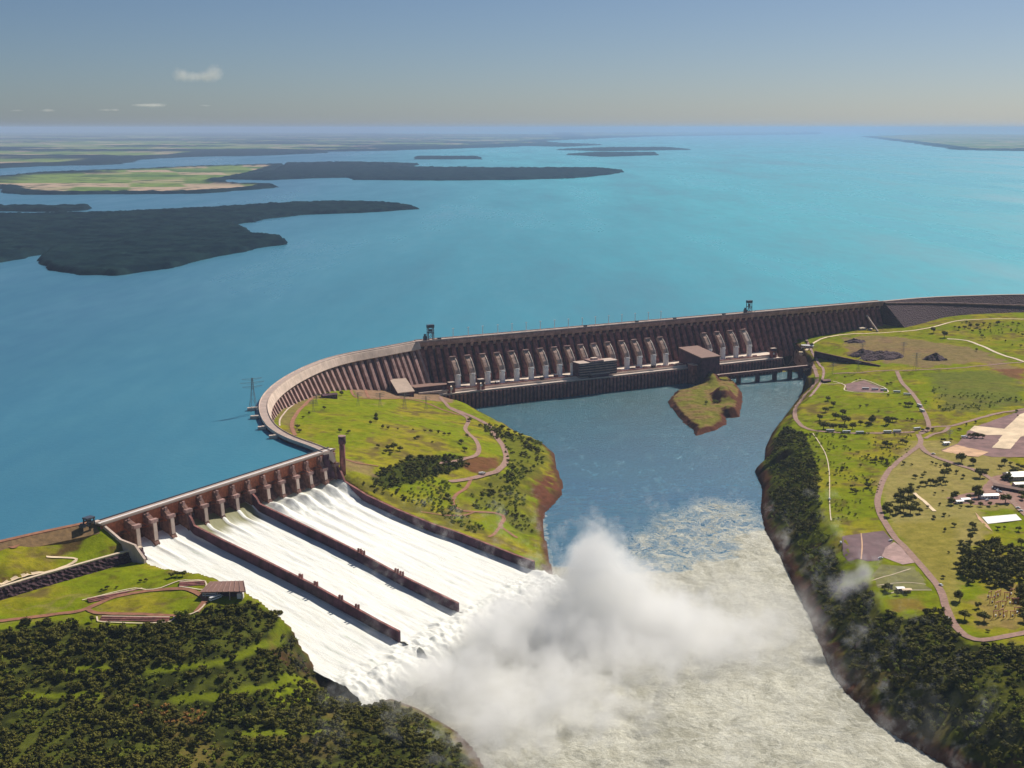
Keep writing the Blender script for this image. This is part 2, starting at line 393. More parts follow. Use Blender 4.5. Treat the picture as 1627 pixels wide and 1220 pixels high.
# ground colours: real surface colours (grass, dry grass, soil, rock) by place
n1 = fbm(gx, gy, 60, 4, 21) + .5; n2 = fbm(gx, gy, 14, 4, 31) + .5; n3 = fbm(gx, gy, 240, 3, 41) + .5
def cc(*c): return np.array(c, float)
def lerp(a, b, t): return a * (1 - t[..., None]) + b * t[..., None]
GREEN = cc(.24, .28, .012); YEL = cc(.36, .31, .025); DK = cc(.07, .085, .012); DRY = cc(.42, .33, .12); SOIL = cc(.26, .10, .06); ROCK = cc(.16, .065, .045); BR = cc(.20, .14, .05)
col = lerp(GREEN + 0 * gx[..., None], YEL + 0 * gx[..., None], sstep(.42, .68, n1))
n4 = fbm(gx, gy, 7, 3, 35) + .5; col = lerp(col, DK, sstep(.52, .74, n2 * .55 + n4 * .45) * .75); col = lerp(col, YEL * .8, sstep(.55, .7, n4) * .35)
col = lerp(col, BR, sstep(.54, .70, n1 * .45 + n2 * .55) * .85); rl = np.abs(fbm(gx, gy, 70, 3, 91)); col = lerp(col, cc(.34, .26, .09) + 0 * col, sstep(.012, .004, rl) * .55)
def paint(poly, c, soft=8, amt=1., nz=14, rag=16):
    """poly: list of photo pixels on the ground"""
    global col
    pw = [(p.x, p.y) for p in GP(poly)]
    d = dline(gx, gy, pw, True); ins = inpoly(gx, gy, pw); sd = np.where(ins, d, -d) + (n2 - .5) * rag
    col = lerp(col, c + 0 * gx[..., None], sstep(-soft / 2, soft / 2, sd) * amt)
# forest floors
F1 = [(-60, 1015), (40, 992), (110, 988), (150, 1003), (270, 990), (300, 975), (350, 968), (400, 955), (436, 980), (470, 1010), (505, 1045), (545, 1082), (600, 1113), (660, 1136), (715, 1170), (750, 1210), (762, 1300), (-80, 1300)]
F2 = [(1245, 683), (1278, 690), (1292, 720), (1297, 750), (1300, 790), (1302, 840), (1325, 880), (1338, 905), (1335, 930), (1300, 985), (1280, 975), (1258, 925), (1238, 880), (1218, 842), (1212, 800), (1216, 770), (1204, 748), (1217, 738), (1222, 712)]
F3 = [(1290, 975), (1335, 945), (1375, 930), (1398, 975), (1440, 985), (1480, 975), (1500, 968), (1515, 1005), (1540, 1026), (1627, 1026), (1800, 1020), (1800, 1300), (1600, 1290), (1520, 1225), (1455, 1185), (1400, 1150), (1350, 1100), (1320, 1050)]
F5 = z2([(690, 900), (780, 860), (900, 800), (1000, 800), (1130, 790), (1180, 810), (1190, 850), (1080, 880), (1000, 905), (900, 940), (780, 960), (700, 940)])
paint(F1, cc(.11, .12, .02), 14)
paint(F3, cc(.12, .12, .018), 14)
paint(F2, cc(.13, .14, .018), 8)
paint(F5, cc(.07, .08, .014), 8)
paint([(430, 1095), (560, 1080), (600, 1113), (520, 1120), (440, 1118)], GREEN, 6)
paint([(1322, 930), (1375, 925), (1398, 945), (1395, 985), (1350, 1010), (1320, 990)], cc(.20, .19, .03), 10)
# dry pale grass east of the south road, and the building plots
paint(z5([(880, 200), (960, 110), (1050, 0), (1250, 0), (1400, 60), (1627, 130), (1627, 350), (1400, 360), (1450, 480), (1280, 620), (1300, 700), (1260, 900), (1200, 760), (1060, 590), (930, 430)]), DRY, 12, .85)
paint(z5([(930, 430), (1280, 400), (1290, 700), (1250, 850), (1180, 740)]), cc(.34, .28, .05), 20, .8)
paint(z4([(700, 320), (860, 300), (1050, 320), (1350, 360), (1500, 420), (1627, 480), (1627, 560), (1400, 440), (1100, 470), (900, 440), (700, 380)]), cc(.33, .21, .13), 10, .75, rag=40)
paint(z4([(1130, 500), (1400, 480), (1600, 500), (1627, 660), (1400, 700), (1200, 690)]), cc(.17, .18, .05), 20, .7, rag=50)
paint(z4([(1480, 480), (1627, 470), (1627, 545), (1560, 520)]), SOIL, 10, .7, rag=30)
paint(z5([(1380, 790), (1627, 740), (1627, 960), (1380, 960)]), cc(.40, .27, .10), 12, .7, rag=30)
paint(z5([(905, 820), (1100, 810), (1120, 870), (980, 885), (920, 860)]), cc(.34, .17, .06), 10, .6)
# peninsula: red soil bank, brownish rocky tip
paint(z2([(1180, 800), (1330, 800), (1340, 860), (1200, 880), (1150, 850)]), SOIL * .8, 6, .9)
paint(z2([(1500, 930), (1560, 900), (1620, 860), (1640, 1020), (1600, 1100), (1540, 1080)]), SOIL * .75, 14, 1, rag=60)
paint(z2([(1240, 640), (1330, 640), (1440, 690), (1580, 740), (1600, 860), (1500, 930), (1480, 1050), (1540, 1200), (1440, 1190), (1380, 1110), (1250, 1060), (1210, 960), (1400, 860), (1350, 730)]), cc(.17, .17, .025), 12, .8, rag=50)
paint(z2([(530, 880), (700, 950), (950, 1050), (1300, 1190), (1180, 1190), (900, 1090), (640, 960)]), cc(.17, .15, .03), 10, .8, rag=50)
paint(z2([(530, 800), (690, 850), (700, 900), (560, 880)]), cc(.33, .22, .12), 8, .7)
paint(z2([(150, 620), (260, 430), (450, 430), (560, 430), (760, 470), (780, 500), (640, 500), (560, 440), (460, 460), (300, 560), (280, 680)]), cc(.27, .19, .09), 6, .7)
paint(z2([(560, 430), (1100, 440), (1100, 520), (900, 500), (620, 490)]), cc(.36, .22, .15), 6, .95)
paint([(100, 860), (165, 835), (205, 866), (120, 876), (85, 885)], cc(.10, .05, .03), 6, .9)
paint([(215, 885), (270, 880), (330, 912), (250, 900)], cc(.26, .2, .06), 10, .5)
TERR = [zm(0, 850, .3688, q) for q in ([(300, 582), (380, 576), (470, 574)], [(640, 585), (780, 570), (900, 560), (980, 540), (1060, 512), (1180, 470), (1290, 430)], [(760, 706), (1000, 690), (1200, 650), (1350, 636), (1480, 660)], [(100, 690), (260, 690), (420, 700)], [(1050, 860), (1250, 850), (1420, 850)])]
TW = [[(p.x, p.y) for p in GP(q)] for q in TERR]; TD = np.minimum.reduce([dline(gx, gy, q) for q in TW])
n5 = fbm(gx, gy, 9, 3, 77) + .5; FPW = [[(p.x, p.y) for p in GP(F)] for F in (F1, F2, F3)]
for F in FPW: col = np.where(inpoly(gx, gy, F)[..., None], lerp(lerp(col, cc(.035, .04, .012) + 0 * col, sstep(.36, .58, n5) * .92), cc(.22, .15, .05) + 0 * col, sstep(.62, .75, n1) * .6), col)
col = lerp(col, cc(.20, .23, .015) + 0 * col, sstep(7, 3, TD + (n2 - .5) * 8) * .9)
# steep banks are bare rock and scrub
sl = np.hypot(*np.gradient(GZ, GY, GX))
dr = dline(gx, gy, RIV, True)
col = lerp(col, ROCK + 0 * gx[..., None], sstep(.9, 1.5, sl + (n2 - .5) * .8) * .7)
col = lerp(col, ROCK * .8 + 0 * gx[..., None], sstep(16, 5, dr + (n2 - .5) * 22) * .95)
col = np.clip(col, .005, .9)
def ground_mat():
    m, nt, b = mat_new('ground_grass_and_soil')
    at = N(nt, 'ShaderNodeAttribute', attribute_name='tint')
    n = tex(nt, .35, 6, .65); c = mix(nt, ramp(nt, n, .3, .7, 0, 1), at.outputs['Color'], (.5, .5, .5, 1), 'MULTIPLY')
    n2_ = tex(nt, .09, 5, .6); c = mix(nt, ramp(nt, n2_, .3, .75, 0, .75), at.outputs['Color'], mix(nt, 1., at.outputs['Color'], (.42, .5, .35, 1), 'MULTIPLY'))
    c = mix(nt, ramp(nt, n, .50, .72, 0, .65), c, mix(nt, 1., at.outputs['Color'], (.45, .5, .5, 1), 'MULTIPLY'))
    nt.links.new(c, b.inputs['Base Color']); b.inputs['Roughness'].default_value = .95; b.inputs['Specular IOR Level'].default_value = 0
    bump(nt, b, n, 1.2, .6); return m
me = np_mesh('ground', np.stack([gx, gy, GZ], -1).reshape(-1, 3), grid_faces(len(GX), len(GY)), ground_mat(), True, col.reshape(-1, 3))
tag(link_mesh('ground', me), kind='structure')

# ------------------------------------------------------------------ reservoir
def lake_mat():
    m, nt, b = mat_new('turquoise_lake_water')
    pos = nt.nodes.new('ShaderNodeNewGeometry').outputs['Position']
    sx = N(nt, 'ShaderNodeSeparateXYZ'); nt.links.new(pos, sx.inputs[0])
    big = tex(nt, .00035, 3)
    ad = N(nt, 'ShaderNodeMath', operation='MULTIPLY_ADD'); nt.links.new(big, ad.inputs[0]); ad.inputs[1].default_value = 900
    xy = N(nt, 'ShaderNodeMath', operation='MULTIPLY_ADD'); nt.links.new(sx.outputs[1], xy.inputs[0]); xy.inputs[1].default_value = .10; nt.links.new(sx.outputs[0], xy.inputs[2]); nt.links.new(xy.outputs[0], ad.inputs[2])
    c = mix(nt, ramp(nt, ad.outputs[0], -300, 2100), (.05, .18, .28, 1), (.06, .48, .53, 1))
    sm = tex(nt, .02, 6, .65, mapscale=(1, .35, 1)); c = mix(nt, ramp(nt, sm, .4, .66, 0, .30), c, (.10, .30, .37, 1)); ln = tex(nt, .0016, 6, .62, mapscale=(1, .22, 1)); c = mix(nt, ramp(nt, ln, .42, .66, 0, .55), c, (.035, .15, .25, 1))
    nt.links.new(c, b.inputs['Base Color']); nt.links.new(ramp(nt, ln, .35, .65, .22, .45), b.inputs['Roughness']); b.inputs['IOR'].default_value = 1.33
    w = tex(nt, .12, 5, .6); bump(nt, b, w, .8, .5)
    return m
RES = [(p.x, p.y) for p in LEMB]
RES += [(A0.x, A0.y), (B0.x, B0.y)] + [(p.x, p.y) for p in WING] + [(T1.x, T1.y)] + [(p.x, p.y) for p in EMB[1:]]
RES += [(6000, 3300), (200000, 3300), (200000, 170000), (-200000, 170000), (-200000, 600), (LEMB[0].x - 3000, LEMB[0].y - 300)]
NEAR = RES[:-6] + [(4600, 3300), (4600, 9000), (-9000, 9000), (-9000, 600), (LEMB[0].x - 3000, LEMB[0].y - 300)]
vc, _, fc, *_r = delaunay_2d_cdt([Vector(p) for p in NEAR], [], [list(range(len(NEAR)))], 1, 1e-4)
mb = MB(); mb.add([(v.x, v.y, 116) for v in vc], fc)
mb.add([(-9000, 9000, 116), (4600, 9000, 116), (200000, 9000, 116), (200000, 170000, 116), (-200000, 170000, 116), (-200000, 9000, 116), (-200000, 600, 116), (-9000, 600, 116), (4600, 3300, 116), (200000, 3300, 116)],
       [(5, 0, 1, 2, 3, 4), (6, 7, 0, 5), (8, 9, 2, 1)])
bm = bmesh.new(); vs = [bm.verts.new(v) for v in mb.v]
for q in mb.f: bm.faces.new([vs[i] for i in q])
bmesh.ops.triangulate(bm, faces=bm.faces)
for f in bm.faces:
    f.normal_update()
    if f.normal.z < 0: f.normal_flip()
me = bpy.data.meshes.new('reservoir_water'); bm.to_mesh(me); bm.free()
tag(link_mesh('reservoir_water', me, None, lake_mat()), kind='structure')

# ------------------------------------------------------------------ river with foam
rx = axis([(-260, 420, 3.2), (420, 760, 8)]); ry = axis([(300, 760, 20), (760, 1750, 3.2), (1750, 2760, 8)])
X, Y = np.meshgrid(rx, ry)
def pz(pts, z=0): return [(p.x, p.y) for p in [P(a, b, z) for a, b in pts]]
def sdist(poly): d = dline(X, Y, poly, True); return np.where(inpoly(X, Y, poly), d, -d)
foamA = sdist(pz([(540, 1080), (660, 985), (820, 880), (940, 920), (1080, 905), (1150, 880), (1190, 840), (1225, 826), (1270, 880), (1300, 925), (1330, 1010), (1390, 1105), (1450, 1150), (1560, 1220), (1800, 1500), (700, 1900), (560, 1400)]))
foamB = sdist(pz([(990, 870), (1040, 820), (1110, 792), (1170, 795), (1212, 815), (1260, 870), (1230, 930), (1120, 970), (1010, 915)]))
fn = fbm(X, Y, 40, 5, 61); fa = sstep(-26, 30, foamA + fn * 70)
sw = fbm(X + 30 * fbm(X, Y, 60, 3, 71), Y * 1.6 + 40 * fbm(X, Y, 60, 3, 72), 16, 5, 63)
rid = 1 - np.clip(np.abs(sw) * 9, 0, 1)
fb = sstep(-18, 30, foamB + fn * 40)
foam = fa
ds = dline(X, Y, RIV, True); foam = np.maximum(foam, sstep(7, 2, ds + fbm(X, Y, 12, 3, 5) * 10) * .4 * (Y < 1700))
Zr = fbm(X, Y, 10, 4, 66) * 2.6 * fa + fbm(X, Y, 34, 3, 67) * 2.6 * fa + fbm(X, Y, 8, 3, 68) * .5
def river_mat():
    m, nt, b = mat_new('river_water_and_foam')
    at = N(nt, 'ShaderNodeAttribute', attribute_name='tint'); se = N(nt, 'ShaderNodeSeparateColor'); nt.links.new(at.outputs['Color'], se.inputs[0])
    pos = nt.nodes.new('ShaderNodeNewGeometry').outputs['Position']; sx = N(nt, 'ShaderNodeSeparateXYZ'); nt.links.new(pos, sx.inputs[0])
    big = tex(nt, .006, 4, .6); w = mix(nt, ramp(nt, sx.outputs[1], 1850, 2450), (.035, .15, .27, 1), (.06, .14, .16, 1))
    w = mix(nt, ramp(nt, big, .35, .65, 0, .5), w, (.05, .19, .27, 1))
    st = tex(nt, .05, 5, .6, mapscale=(1, .4, 1)); w = mix(nt, ramp(nt, st, .55, .72, 0, .35), w, (.16, .29, .33, 1))
    fn_ = tex(nt, .10, 7, .68); fm = N(nt, 'ShaderNodeMath', operation='ADD'); nt.links.new(se.outputs[0], fm.inputs[0]); nt.links.new(ramp(nt, fn_, .25, .75, -.32, .32), fm.inputs[1])
    fac = ramp(nt, fm.outputs[0], .30, .66)
    wv = N(nt, 'ShaderNodeVectorMath', operation='MULTIPLY_ADD'); nz = nt.nodes.new('ShaderNodeTexNoise'); nz.inputs['Scale'].default_value = .018; nz.inputs['Detail'].default_value = 3; nt.links.new(pos, nz.inputs['Vector'])
    nt.links.new(nz.outputs['Color'], wv.inputs[0]); wv.inputs[1].default_value = (60, 90, 0); nt.links.new(pos, wv.inputs[2])
    def ridge(sc, k):
        a = tex(nt, sc, 6, .68, vec=wv.outputs[0]); q1 = N(nt, 'ShaderNodeMath', operation='SUBTRACT'); nt.links.new(a, q1.inputs[0]); q1.inputs[1].default_value = .5
        q2 = N(nt, 'ShaderNodeMath', operation='ABSOLUTE'); nt.links.new(q1.outputs[0], q2.inputs[0]); return ramp(nt, q2.outputs[0], 0, k, 1, 0)
    mxr = N(nt, 'ShaderNodeMath', operation='MAXIMUM'); nt.links.new(ridge(.022, .045), mxr.inputs[0]); nt.links.new(ridge(.05, .035), mxr.inputs[1])
    mlt = N(nt, 'ShaderNodeMath', operation='MULTIPLY'); nt.links.new(mxr.outputs[0], mlt.inputs[0]); nt.links.new(se.outputs[2], mlt.inputs[1])
    ml2 = N(nt, 'ShaderNodeMath', operation='MULTIPLY'); nt.links.new(mlt.outputs[0], ml2.inputs[0]); ml2.inputs[1].default_value = 1.0
    bd = N(nt, 'ShaderNodeMath', operation='MULTIPLY'); nt.links.new(se.outputs[2], bd.inputs[0]); nt.links.new(ramp(nt, tex(nt, .03, 5, .7, vec=wv.outputs[0]), .4, .8, 0, .6), bd.inputs[1])
    m3 = N(nt, 'ShaderNodeMath', operation='MAXIMUM'); nt.links.new(ml2.outputs[0], m3.inputs[0]); nt.links.new(bd.outputs[0], m3.inputs[1])
    m4 = N(nt, 'ShaderNodeMath', operation='MAXIMUM'); nt.links.new(fac, m4.inputs[0]); nt.links.new(m3.outputs[0], m4.inputs[1]); fac = m4.outputs[0]
    fn2 = tex(nt, .06, 6, .7, mapscale=(1, .6, 1)); fc = mix(nt, ramp(nt, fn2, .3, .7), (.46, .44, .34, 1), (.70, .68, .56, 1))
    sp = tex(nt, .09, 7, .8, vec=wv.outputs[0], mapscale=(1, .5, 1)); fc = mix(nt, ramp(nt, sp, .56, .68, 0, .75), fc, (.24, .23, .16, 1)); lw = tex(nt, .014, 6, .7, vec=wv.outputs[0], mapscale=(1.3, .35, 1)); fc = mix(nt, ramp(nt, lw, .38, .58, .8, 0), fc, (.30, .29, .22, 1)); fc = mix(nt, ramp(nt, ridge(.035, .05), 0, 1, 0, .45), fc, (.80, .79, .68, 1)); fc = mix(nt, ramp(nt, ridge(.11, .03), 0, 1, 0, .45), fc, (.26, .25, .18, 1))
    nt.links.new(mix(nt, fac, w, fc), b.inputs['Base Color'])
    nt.links.new(ramp(nt, fac, 0, 1, .22, .85), b.inputs['Roughness']); b.inputs['IOR'].default_value = 1.33
    h = tex(nt, .16, 7, .7); bump(nt, b, h, 2.6, 1); return m
me = np_mesh('river_water', np.stack([X, Y, Zr], -1).reshape(-1, 3), grid_faces(len(rx), len(ry)), river_mat(), True, np.stack([foam, fa, fb], -1).reshape(-1, 3))
tag(link_mesh('river_water', me), kind='structure')

# ------------------------------------------------------------------ spillway water: three chutes and their plunge
def foam_mat():
    m, nt, b = mat_new('white_spillway_foam')
    at = N(nt, 'ShaderNodeAttribute', attribute_name='tint'); se = N(nt, 'ShaderNodeSeparateColor'); nt.links.new(at.outputs['Color'], se.inputs[0])
    # chute coordinates: streaks run down the slope
    cmb = N(nt, 'ShaderNodeCombineXYZ'); nt.links.new(se.outputs[1], cmb.inputs[0]); nt.links.new(se.outputs[2], cmb.inputs[1])
    s1 = tex(nt, 1.0, 7, .7, vec=cmb.outputs[0], mapscale=(60, 9, 1)); s2 = tex(nt, 1.0, 6, .7, vec=cmb.outputs[0], mapscale=(160, 45, 1))
    c = mix(nt, ramp(nt, s1, .35, .65), (.80, .79, .70, 1), (.90, .90, .86, 1))
    c = mix(nt, ramp(nt, s1, .55, .68, 0, .75), c, (.50, .55, .42, 1))
    c = mix(nt, ramp(nt, s2, .58, .74, 0, .45), c, (.45, .50, .38, 1))
    c = mix(nt, se.outputs[0], c, (.23, .22, .085, 1))
    nt.links.new(c, b.inputs['Base Color']); b.inputs['Roughness'].default_value = .7
    bump(nt, b, s2, .8, .6); return m
FM = foam_mat()
for k, (u0, u1) in enumerate(((-4, 4 * PIT), (4 * PIT, 8 * PIT), (8 * PIT, 14 * PIT))):
    us = np.linspace(u0 + .5, u1 - .5, int((u1 - u0) / 1.3)); vs_ = np.concatenate([np.arange(2, 318, 1.8), np.arange(318, 402, 1.3)])
    uu, vv = np.meshgrid(us, vs_)
    zt = walltop(uu, np.minimum(vv, 320)) - 11
    ent = np.interp(vv, [0, 4, 20, 30, 44], [95, 94, 89, 82, 78])
    if k == 2: ent = np.interp(vv, [0, 4, 16, 30, 60], [93, 91, 82, 73, 66]) + (14 * PIT - uu) / (6 * PIT) * np.interp(vv, [0, 30, 60], [0, 6, 7])
    w = sstep(24, 46, vv); zt = ent * (1 - w) + np.maximum(zt, 0) * w
    r = 320.; over = np.maximum(vv - r, 0)                      # leaves the lip and falls in an arc
    zt = zt + np.where(over > 0, 0.16 * over - .0088 * over ** 2, 0)
    st = fbm(uu, vv / 5, 7, 4, 80 + k); zt = zt + st * 1.6 * sstep(20, 60, vv)
    rough = sstep(300, 345, vv + 14 * fbm(uu, vv, 22, 3, 90))
    zt += rough * (fbm(uu, vv, 9, 4, 91 + k) * 9 + fbm(uu, vv, 30, 2, 93 + k) * 8)
    if k == 2:                                                  # boils below the gates
        ph = (uu - 8 * PIT) / PIT; c0 = np.abs(ph - np.round(ph))
        vc = vv - 34 - 5 * fbm(uu, vv, 30, 2, 4)
        zt += 8.5 * np.exp(-(c0 / .36) ** 2) * np.exp(-(vc / 15.) ** 2) + 2.2 * np.exp(-(c0 / .22) ** 2) * np.exp(-((vv - 80) / 60) ** 2)
        zt += fbm(uu, vv, 6, 4, 97) * 3.4 * np.exp(-((vv - 45) / 30) ** 2)
    else:
        ph = uu / PIT; c0 = np.abs(ph - np.round(ph)); zt += 1.8 * np.exp(-(c0 / .1) ** 2) * np.exp(-((vv - 40) / 30) ** 2)
    side = (uu - (u0 + u1) / 2) / (u1 - u0); spread = uu + side * over * (.30 if k != 1 else .12) * 1.3
    xs = A0.x + U2.x * spread + V2.x * vv; ys = A0.y + U2.y * spread + V2.y * vv
    dark = np.zeros_like(zt)
    if k == 1: dark = sstep(46, 20, vv - 26 * (fbm(uu, vv / 4, 6, 3, 77) + .2)) * (c0 > .12)
    if k == 2: dark = sstep(30, 14, vv) * (c0 > .1) * .8
    cols = np.stack([dark, (uu + 10) / 400, vv / 400], -1).reshape(-1, 3)
    me = np_mesh('spillway_water', np.stack([xs, ys, zt], -1).reshape(-1, 3), grid_faces(len(us), len(vs_)), FM, True, cols)
    tag(link_mesh('spillway_water', me), kind='structure')

# ------------------------------------------------------------------ spillway structure
sp = empty('spillway', A0, 0, 'gated concrete spillway with fourteen bays and three long white chutes', 'spillway')
def local(o, root):     # meshes are written in world space; keep them there under their moved parent
    o.location = -Vector(root.location); return o
dirU = math.atan2(U2.y, U2.x)
path = [(S(u, 0, 0), V2) for u in (-8, SL + 6)]
local(MB().prism([(0, 60), (0, 119.5), (8.5, 119.5), (8.5, 118.5), (4, 118.5), (4, 108), (4, 96), (8, 94), (16, 86), (16, 60)], path).build('crest_block', M['pier'], sp), sp)
local(MB().prism([(8.6, 106.5), (8.6, 119.4), (9.4, 119.4), (7.4, 106.5)], path).build('breast_wall', M['gate'], sp), sp)
local(MB().prism([(-1, 119.6), (-1, 122), (11, 122), (11, 120.4)], path).build('crest_road', M['crest_road'], sp), sp)
local(MB().prism([(4.6, 122.01), (4.6, 122.3), (7.4, 122.3), (7.4, 122.01)], path).build('white_lane', M['white'], sp), sp)
for n in (-1, 10.4): local(MB().prism([(n, 122.0), (n, 123.4), (n + .6, 123.4), (n + .6, 122.0)], path).build('parapet', M['steel' if n < 0 else 'concrete_light'], sp), sp)
piern = [22.5, 19.7, 18.4, 17.8, 16.6, 16.2, 14.6, 14.7, 15.2, 14.9, 15.3, 14.5, 16.1, 13]
pierz = [113.2, 112.1, 110.3, 109.7, 108.3, 107.3, 106.6, 105.6, 105.3, 105.1, 105.3, 103.9, 103.4, 103.2]
def slab(prof, u0, u1):   # prof in (v,z), extruded along u
    n = len(prof); m = MB(); vs = [S(u, v, z) for u in (u0, u1) for v, z in prof]
    return m.add(vs, [tuple(range(n)), tuple(range(n, 2 * n))[::-1]] + [(i, (i + 1) % n, n + (i + 1) % n, n + i) for i in range(n)])
for i in range(14):
    u = PIT * (i + 1); vn = piern[i] + 2; zn = pierz[i]
    hw = 2.6
    if i in (3, 7, 13): prof = [(6, 80), (6, 118), (11, 118), (vn, zn), (vn + 2, zn - 1), (vn + 4, 84), (vn + 4, 74)]
    else: prof = [(6, 76), (6, 118), (11, 118), (vn, zn), (vn + 2.2, zn), (vn + 3.4, 90), (vn + 6, 86), (vn + 3, 76)]
    hw = 3.3; pr = local(slab(prof, u - hw, u + hw).build('pier', M['pier'], sp), sp)
    tb = local(slab([(vn - 1.6, zn - 2.2), (vn - 1.6, zn + 1.5), (vn + 3, zn + 1.5), (vn + 3, zn - 2.2)], u - hw - 1.6, u + hw + 1.6).build('trunnion_beam', M['concrete'], None), pr)
    tb.parent = pr; tb.location = (0, 0, 0)
    hb = slab([(12.5, 116), (12.5, 119), (14.5, 119), (14.5, 114.5)], u - 1.6, u + 1.6).build('hoist_block', M['concrete'], pr)
    if i not in (3, 7, 13):
        fc = slab([(vn + 2.3, zn - 2.3), (vn + 2.9, zn - 2.3), (vn + 4.2, 90), (vn + 3.6, 90)], u - 2.4, u + 2.4).build('painted_lit_nose', M['concrete_light'], pr)  # pale slab paints the sunlit end of the pier in colour
for i in range(14):       # radial gates, one per bay
    u0 = PIT * i + 2.7; u1 = PIT * (i + 1) - 2.7; prof = []
    ang = np.linspace(math.radians(152), math.radians(206), 9); R = 15.5; cv, czz = 17.5, 105.5
    prof = [(cv + R * math.cos(a), czz + R * math.sin(a)) for a in ang] + [(cv + (R - 1) * math.cos(a), czz + (R - 1) * math.sin(a)) for a in ang[::-1]]
    g = local(slab(prof, u0, u1).build('radial_gate', M['gate'], sp), sp)
    ribs = MB()
    for k in range(1, 7):
        uu_ = u0 + (u1 - u0) * k / 7
        s_ = slab([(cv + (R - 1.05) * math.cos(a), czz + (R - 1.05) * math.sin(a)) for a in ang] + [(cv + (R - 2) * math.cos(a), czz + (R - 2) * math.sin(a)) for a in ang[::-1]], uu_ - .25, uu_ + .25)
        ribs.add(s_.v, s_.f)
    ribs.build('gate_rib', M['gate'], g)
    for uu_ in (u0 + .8, u1 - .8):
        arm = MB()
        for a in (162, 196): arm.bar(S(uu_, cv + 14 * math.cos(math.radians(a)), czz + 14 * math.sin(math.radians(a))), S(uu_, cv + 1, czz), .9)
        arm.build('gate_arm', M['gate'], g)
def wall_line(u, tops, hw, name, vs0=18):
    vq = [v for v in TOPV if v <= 320]; m = MB(); prof = [];
    pts = [(v, z) for v, z in zip(TOPV, tops) if 30 <= v <= 320]
    pts = [(vs0, pierz[round(u / PIT) - 1] - 2), (25, (pierz[round(u / PIT) - 1] + pts[0][1]) / 2)] + pts
    vs = []
    for v, z in pts:
        for du, dz in ((-hw, -20), (-hw, 0), (hw, 0), (hw, -20)): vs.append(S(u + du * (1 if dz else .8), v, z + dz))
    n = len(pts)
    fs = [(i * 4 + j, (i + 1) * 4 + j, (i + 1) * 4 + (j + 1) % 4, i * 4 + (j + 1) % 4) for i in range(n - 1) for j in range(4)] + [(0, 1, 2, 3), tuple(range(4 * n - 4, 4 * n))]
    w = local(m.add(vs, fs).build(name, M['wall'], sp), sp)
    cp = MB(); vs = []
    for v, z in pts:
        for du, dz in ((-hw * .8, .02), (-hw * .8, .5), (hw * .8, .5), (hw * .8, .02)): vs.append(S(u + du, v, z + dz))
    cp.add(vs, fs).build('coping', M['concrete_red'], w)
    return w
w4 = wall_line(4 * PIT, TOP4, 1.8, 'training_wall'); w8 = wall_line(8 * PIT, TOP8, 1.8, 'training_wall'); wr = wall_line(14 * PIT + 1, TOPR, 2.0, 'training_wall')
def posts(w, u, tops, vlist):
    for v in vlist:
        z = np.interp(v, TOPV, tops)
        m = MB(); 
        for dv in (-1.7, 1.7): m.add(*(lambda s: (s.v, s.f))(slab([(v + dv - .8, z), (v + dv - .8, z + 5), (v + dv + .8, z + 5), (v + dv + .8, z)], u - 1, u + 1)))
        m.build('vent_block', M['concrete_red'], w)
posts(w8, 8 * PIT, TOP8, [183, 188, 236, 243]); posts(w4, 4 * PIT, TOP4, [188, 209, 243, 265])
# left abutment wall stepping down from the crest
local(slab([(4, 121.5), (34, 108), (56, 106), (70, 93), (70, 80), (4, 80)], -4.5, -1.6).build('abutment_wall', M['concrete_light'], sp), sp)
# round control tower at the right end
tw = empty('control_tower', S(SL + 9, 20, 92), 0, 'round brown concrete tower standing at the right end of the spillway gates', 'tower')
TZ = 92
t_ = MB().cyl((0, 0, -6), (0, 0, 44), 4.0, 3.7, 24).build('shaft', M['concrete_red'], tw, True)
MB().cyl((0, 0, 38), (0, 0, 47.5), 4.9, 4.9, 24).build('tower_head', M['wall'], tw, True)
MB().cyl((0, 0, 47.5), (0, 0, 48.4), 5.2, 5.2, 24).build('roof_rim', M['concrete'], tw)

ORD = 'first second third fourth fifth sixth seventh eighth ninth tenth eleventh twelfth thirteenth fourteenth fifteenth sixteenth seventeenth eighteenth nineteenth twentieth twenty-first twenty-second twenty-third twenty-fourth'.split()
# ------------------------------------------------------------------ gantry cranes, lamps, pylons
def gantry(loc, rz, h, label, w=12., sc=1.):
    g = empty('gantry_crane', loc, rz, label, 'crane')
    for sx in (-1, 1):
        for sy in (-1, 1): MB().bar((sx * w / 2, sy * 3.5, 0), (sx * w / 2 * .9, sy * 3, h * .84), 1.5).build('leg', M['steel'], g)
    b = MB().box((0, 0, h * .8), (w * 1.15, 8, h * .2)); b.build('girder_house', M['steel'], g)
    MB().bar((-w / 2 * .93, -3, h * .48), (w / 2 * .93, -3, h * .48), 1.4).bar((-w / 2 * .93, 3, h * .48), (w / 2 * .93, 3, h * .48), 1.4).bar((-w / 2, -3, 0), (w / 2, -3, h * .48), .6).bar((-w / 2, 3, 0), (w / 2, 3, h * .48), .6).build('bracing', M['steel'], g)
    MB().box((0, 0, h * .55), (w * .34, 4, h * .16)).build('hoist', M['steel'], g)
    MB().box((-w * .95, 0, 0), (w * .55, 6, h * .28)).box((-w * 1.0, 0, h * .28), (w * .25, 4, h * .14)).build('machine_house', M['steel'], g)
    MB().box((w * 1.0, 0, 0), (w * .9, 5, 2.0)).build('platform', M['concrete_light'], g)
    return g
DD = (T1 - T0); DL = DD.length; DU = DD / DL; DN = Vector((DU.y, -DU.x, 0)); DANG = math.atan2(DU.y, DU.x)
def Dm(s, n, z): q = T0 + DU * s + DN * n; return Vector((q.x, q.y, z))
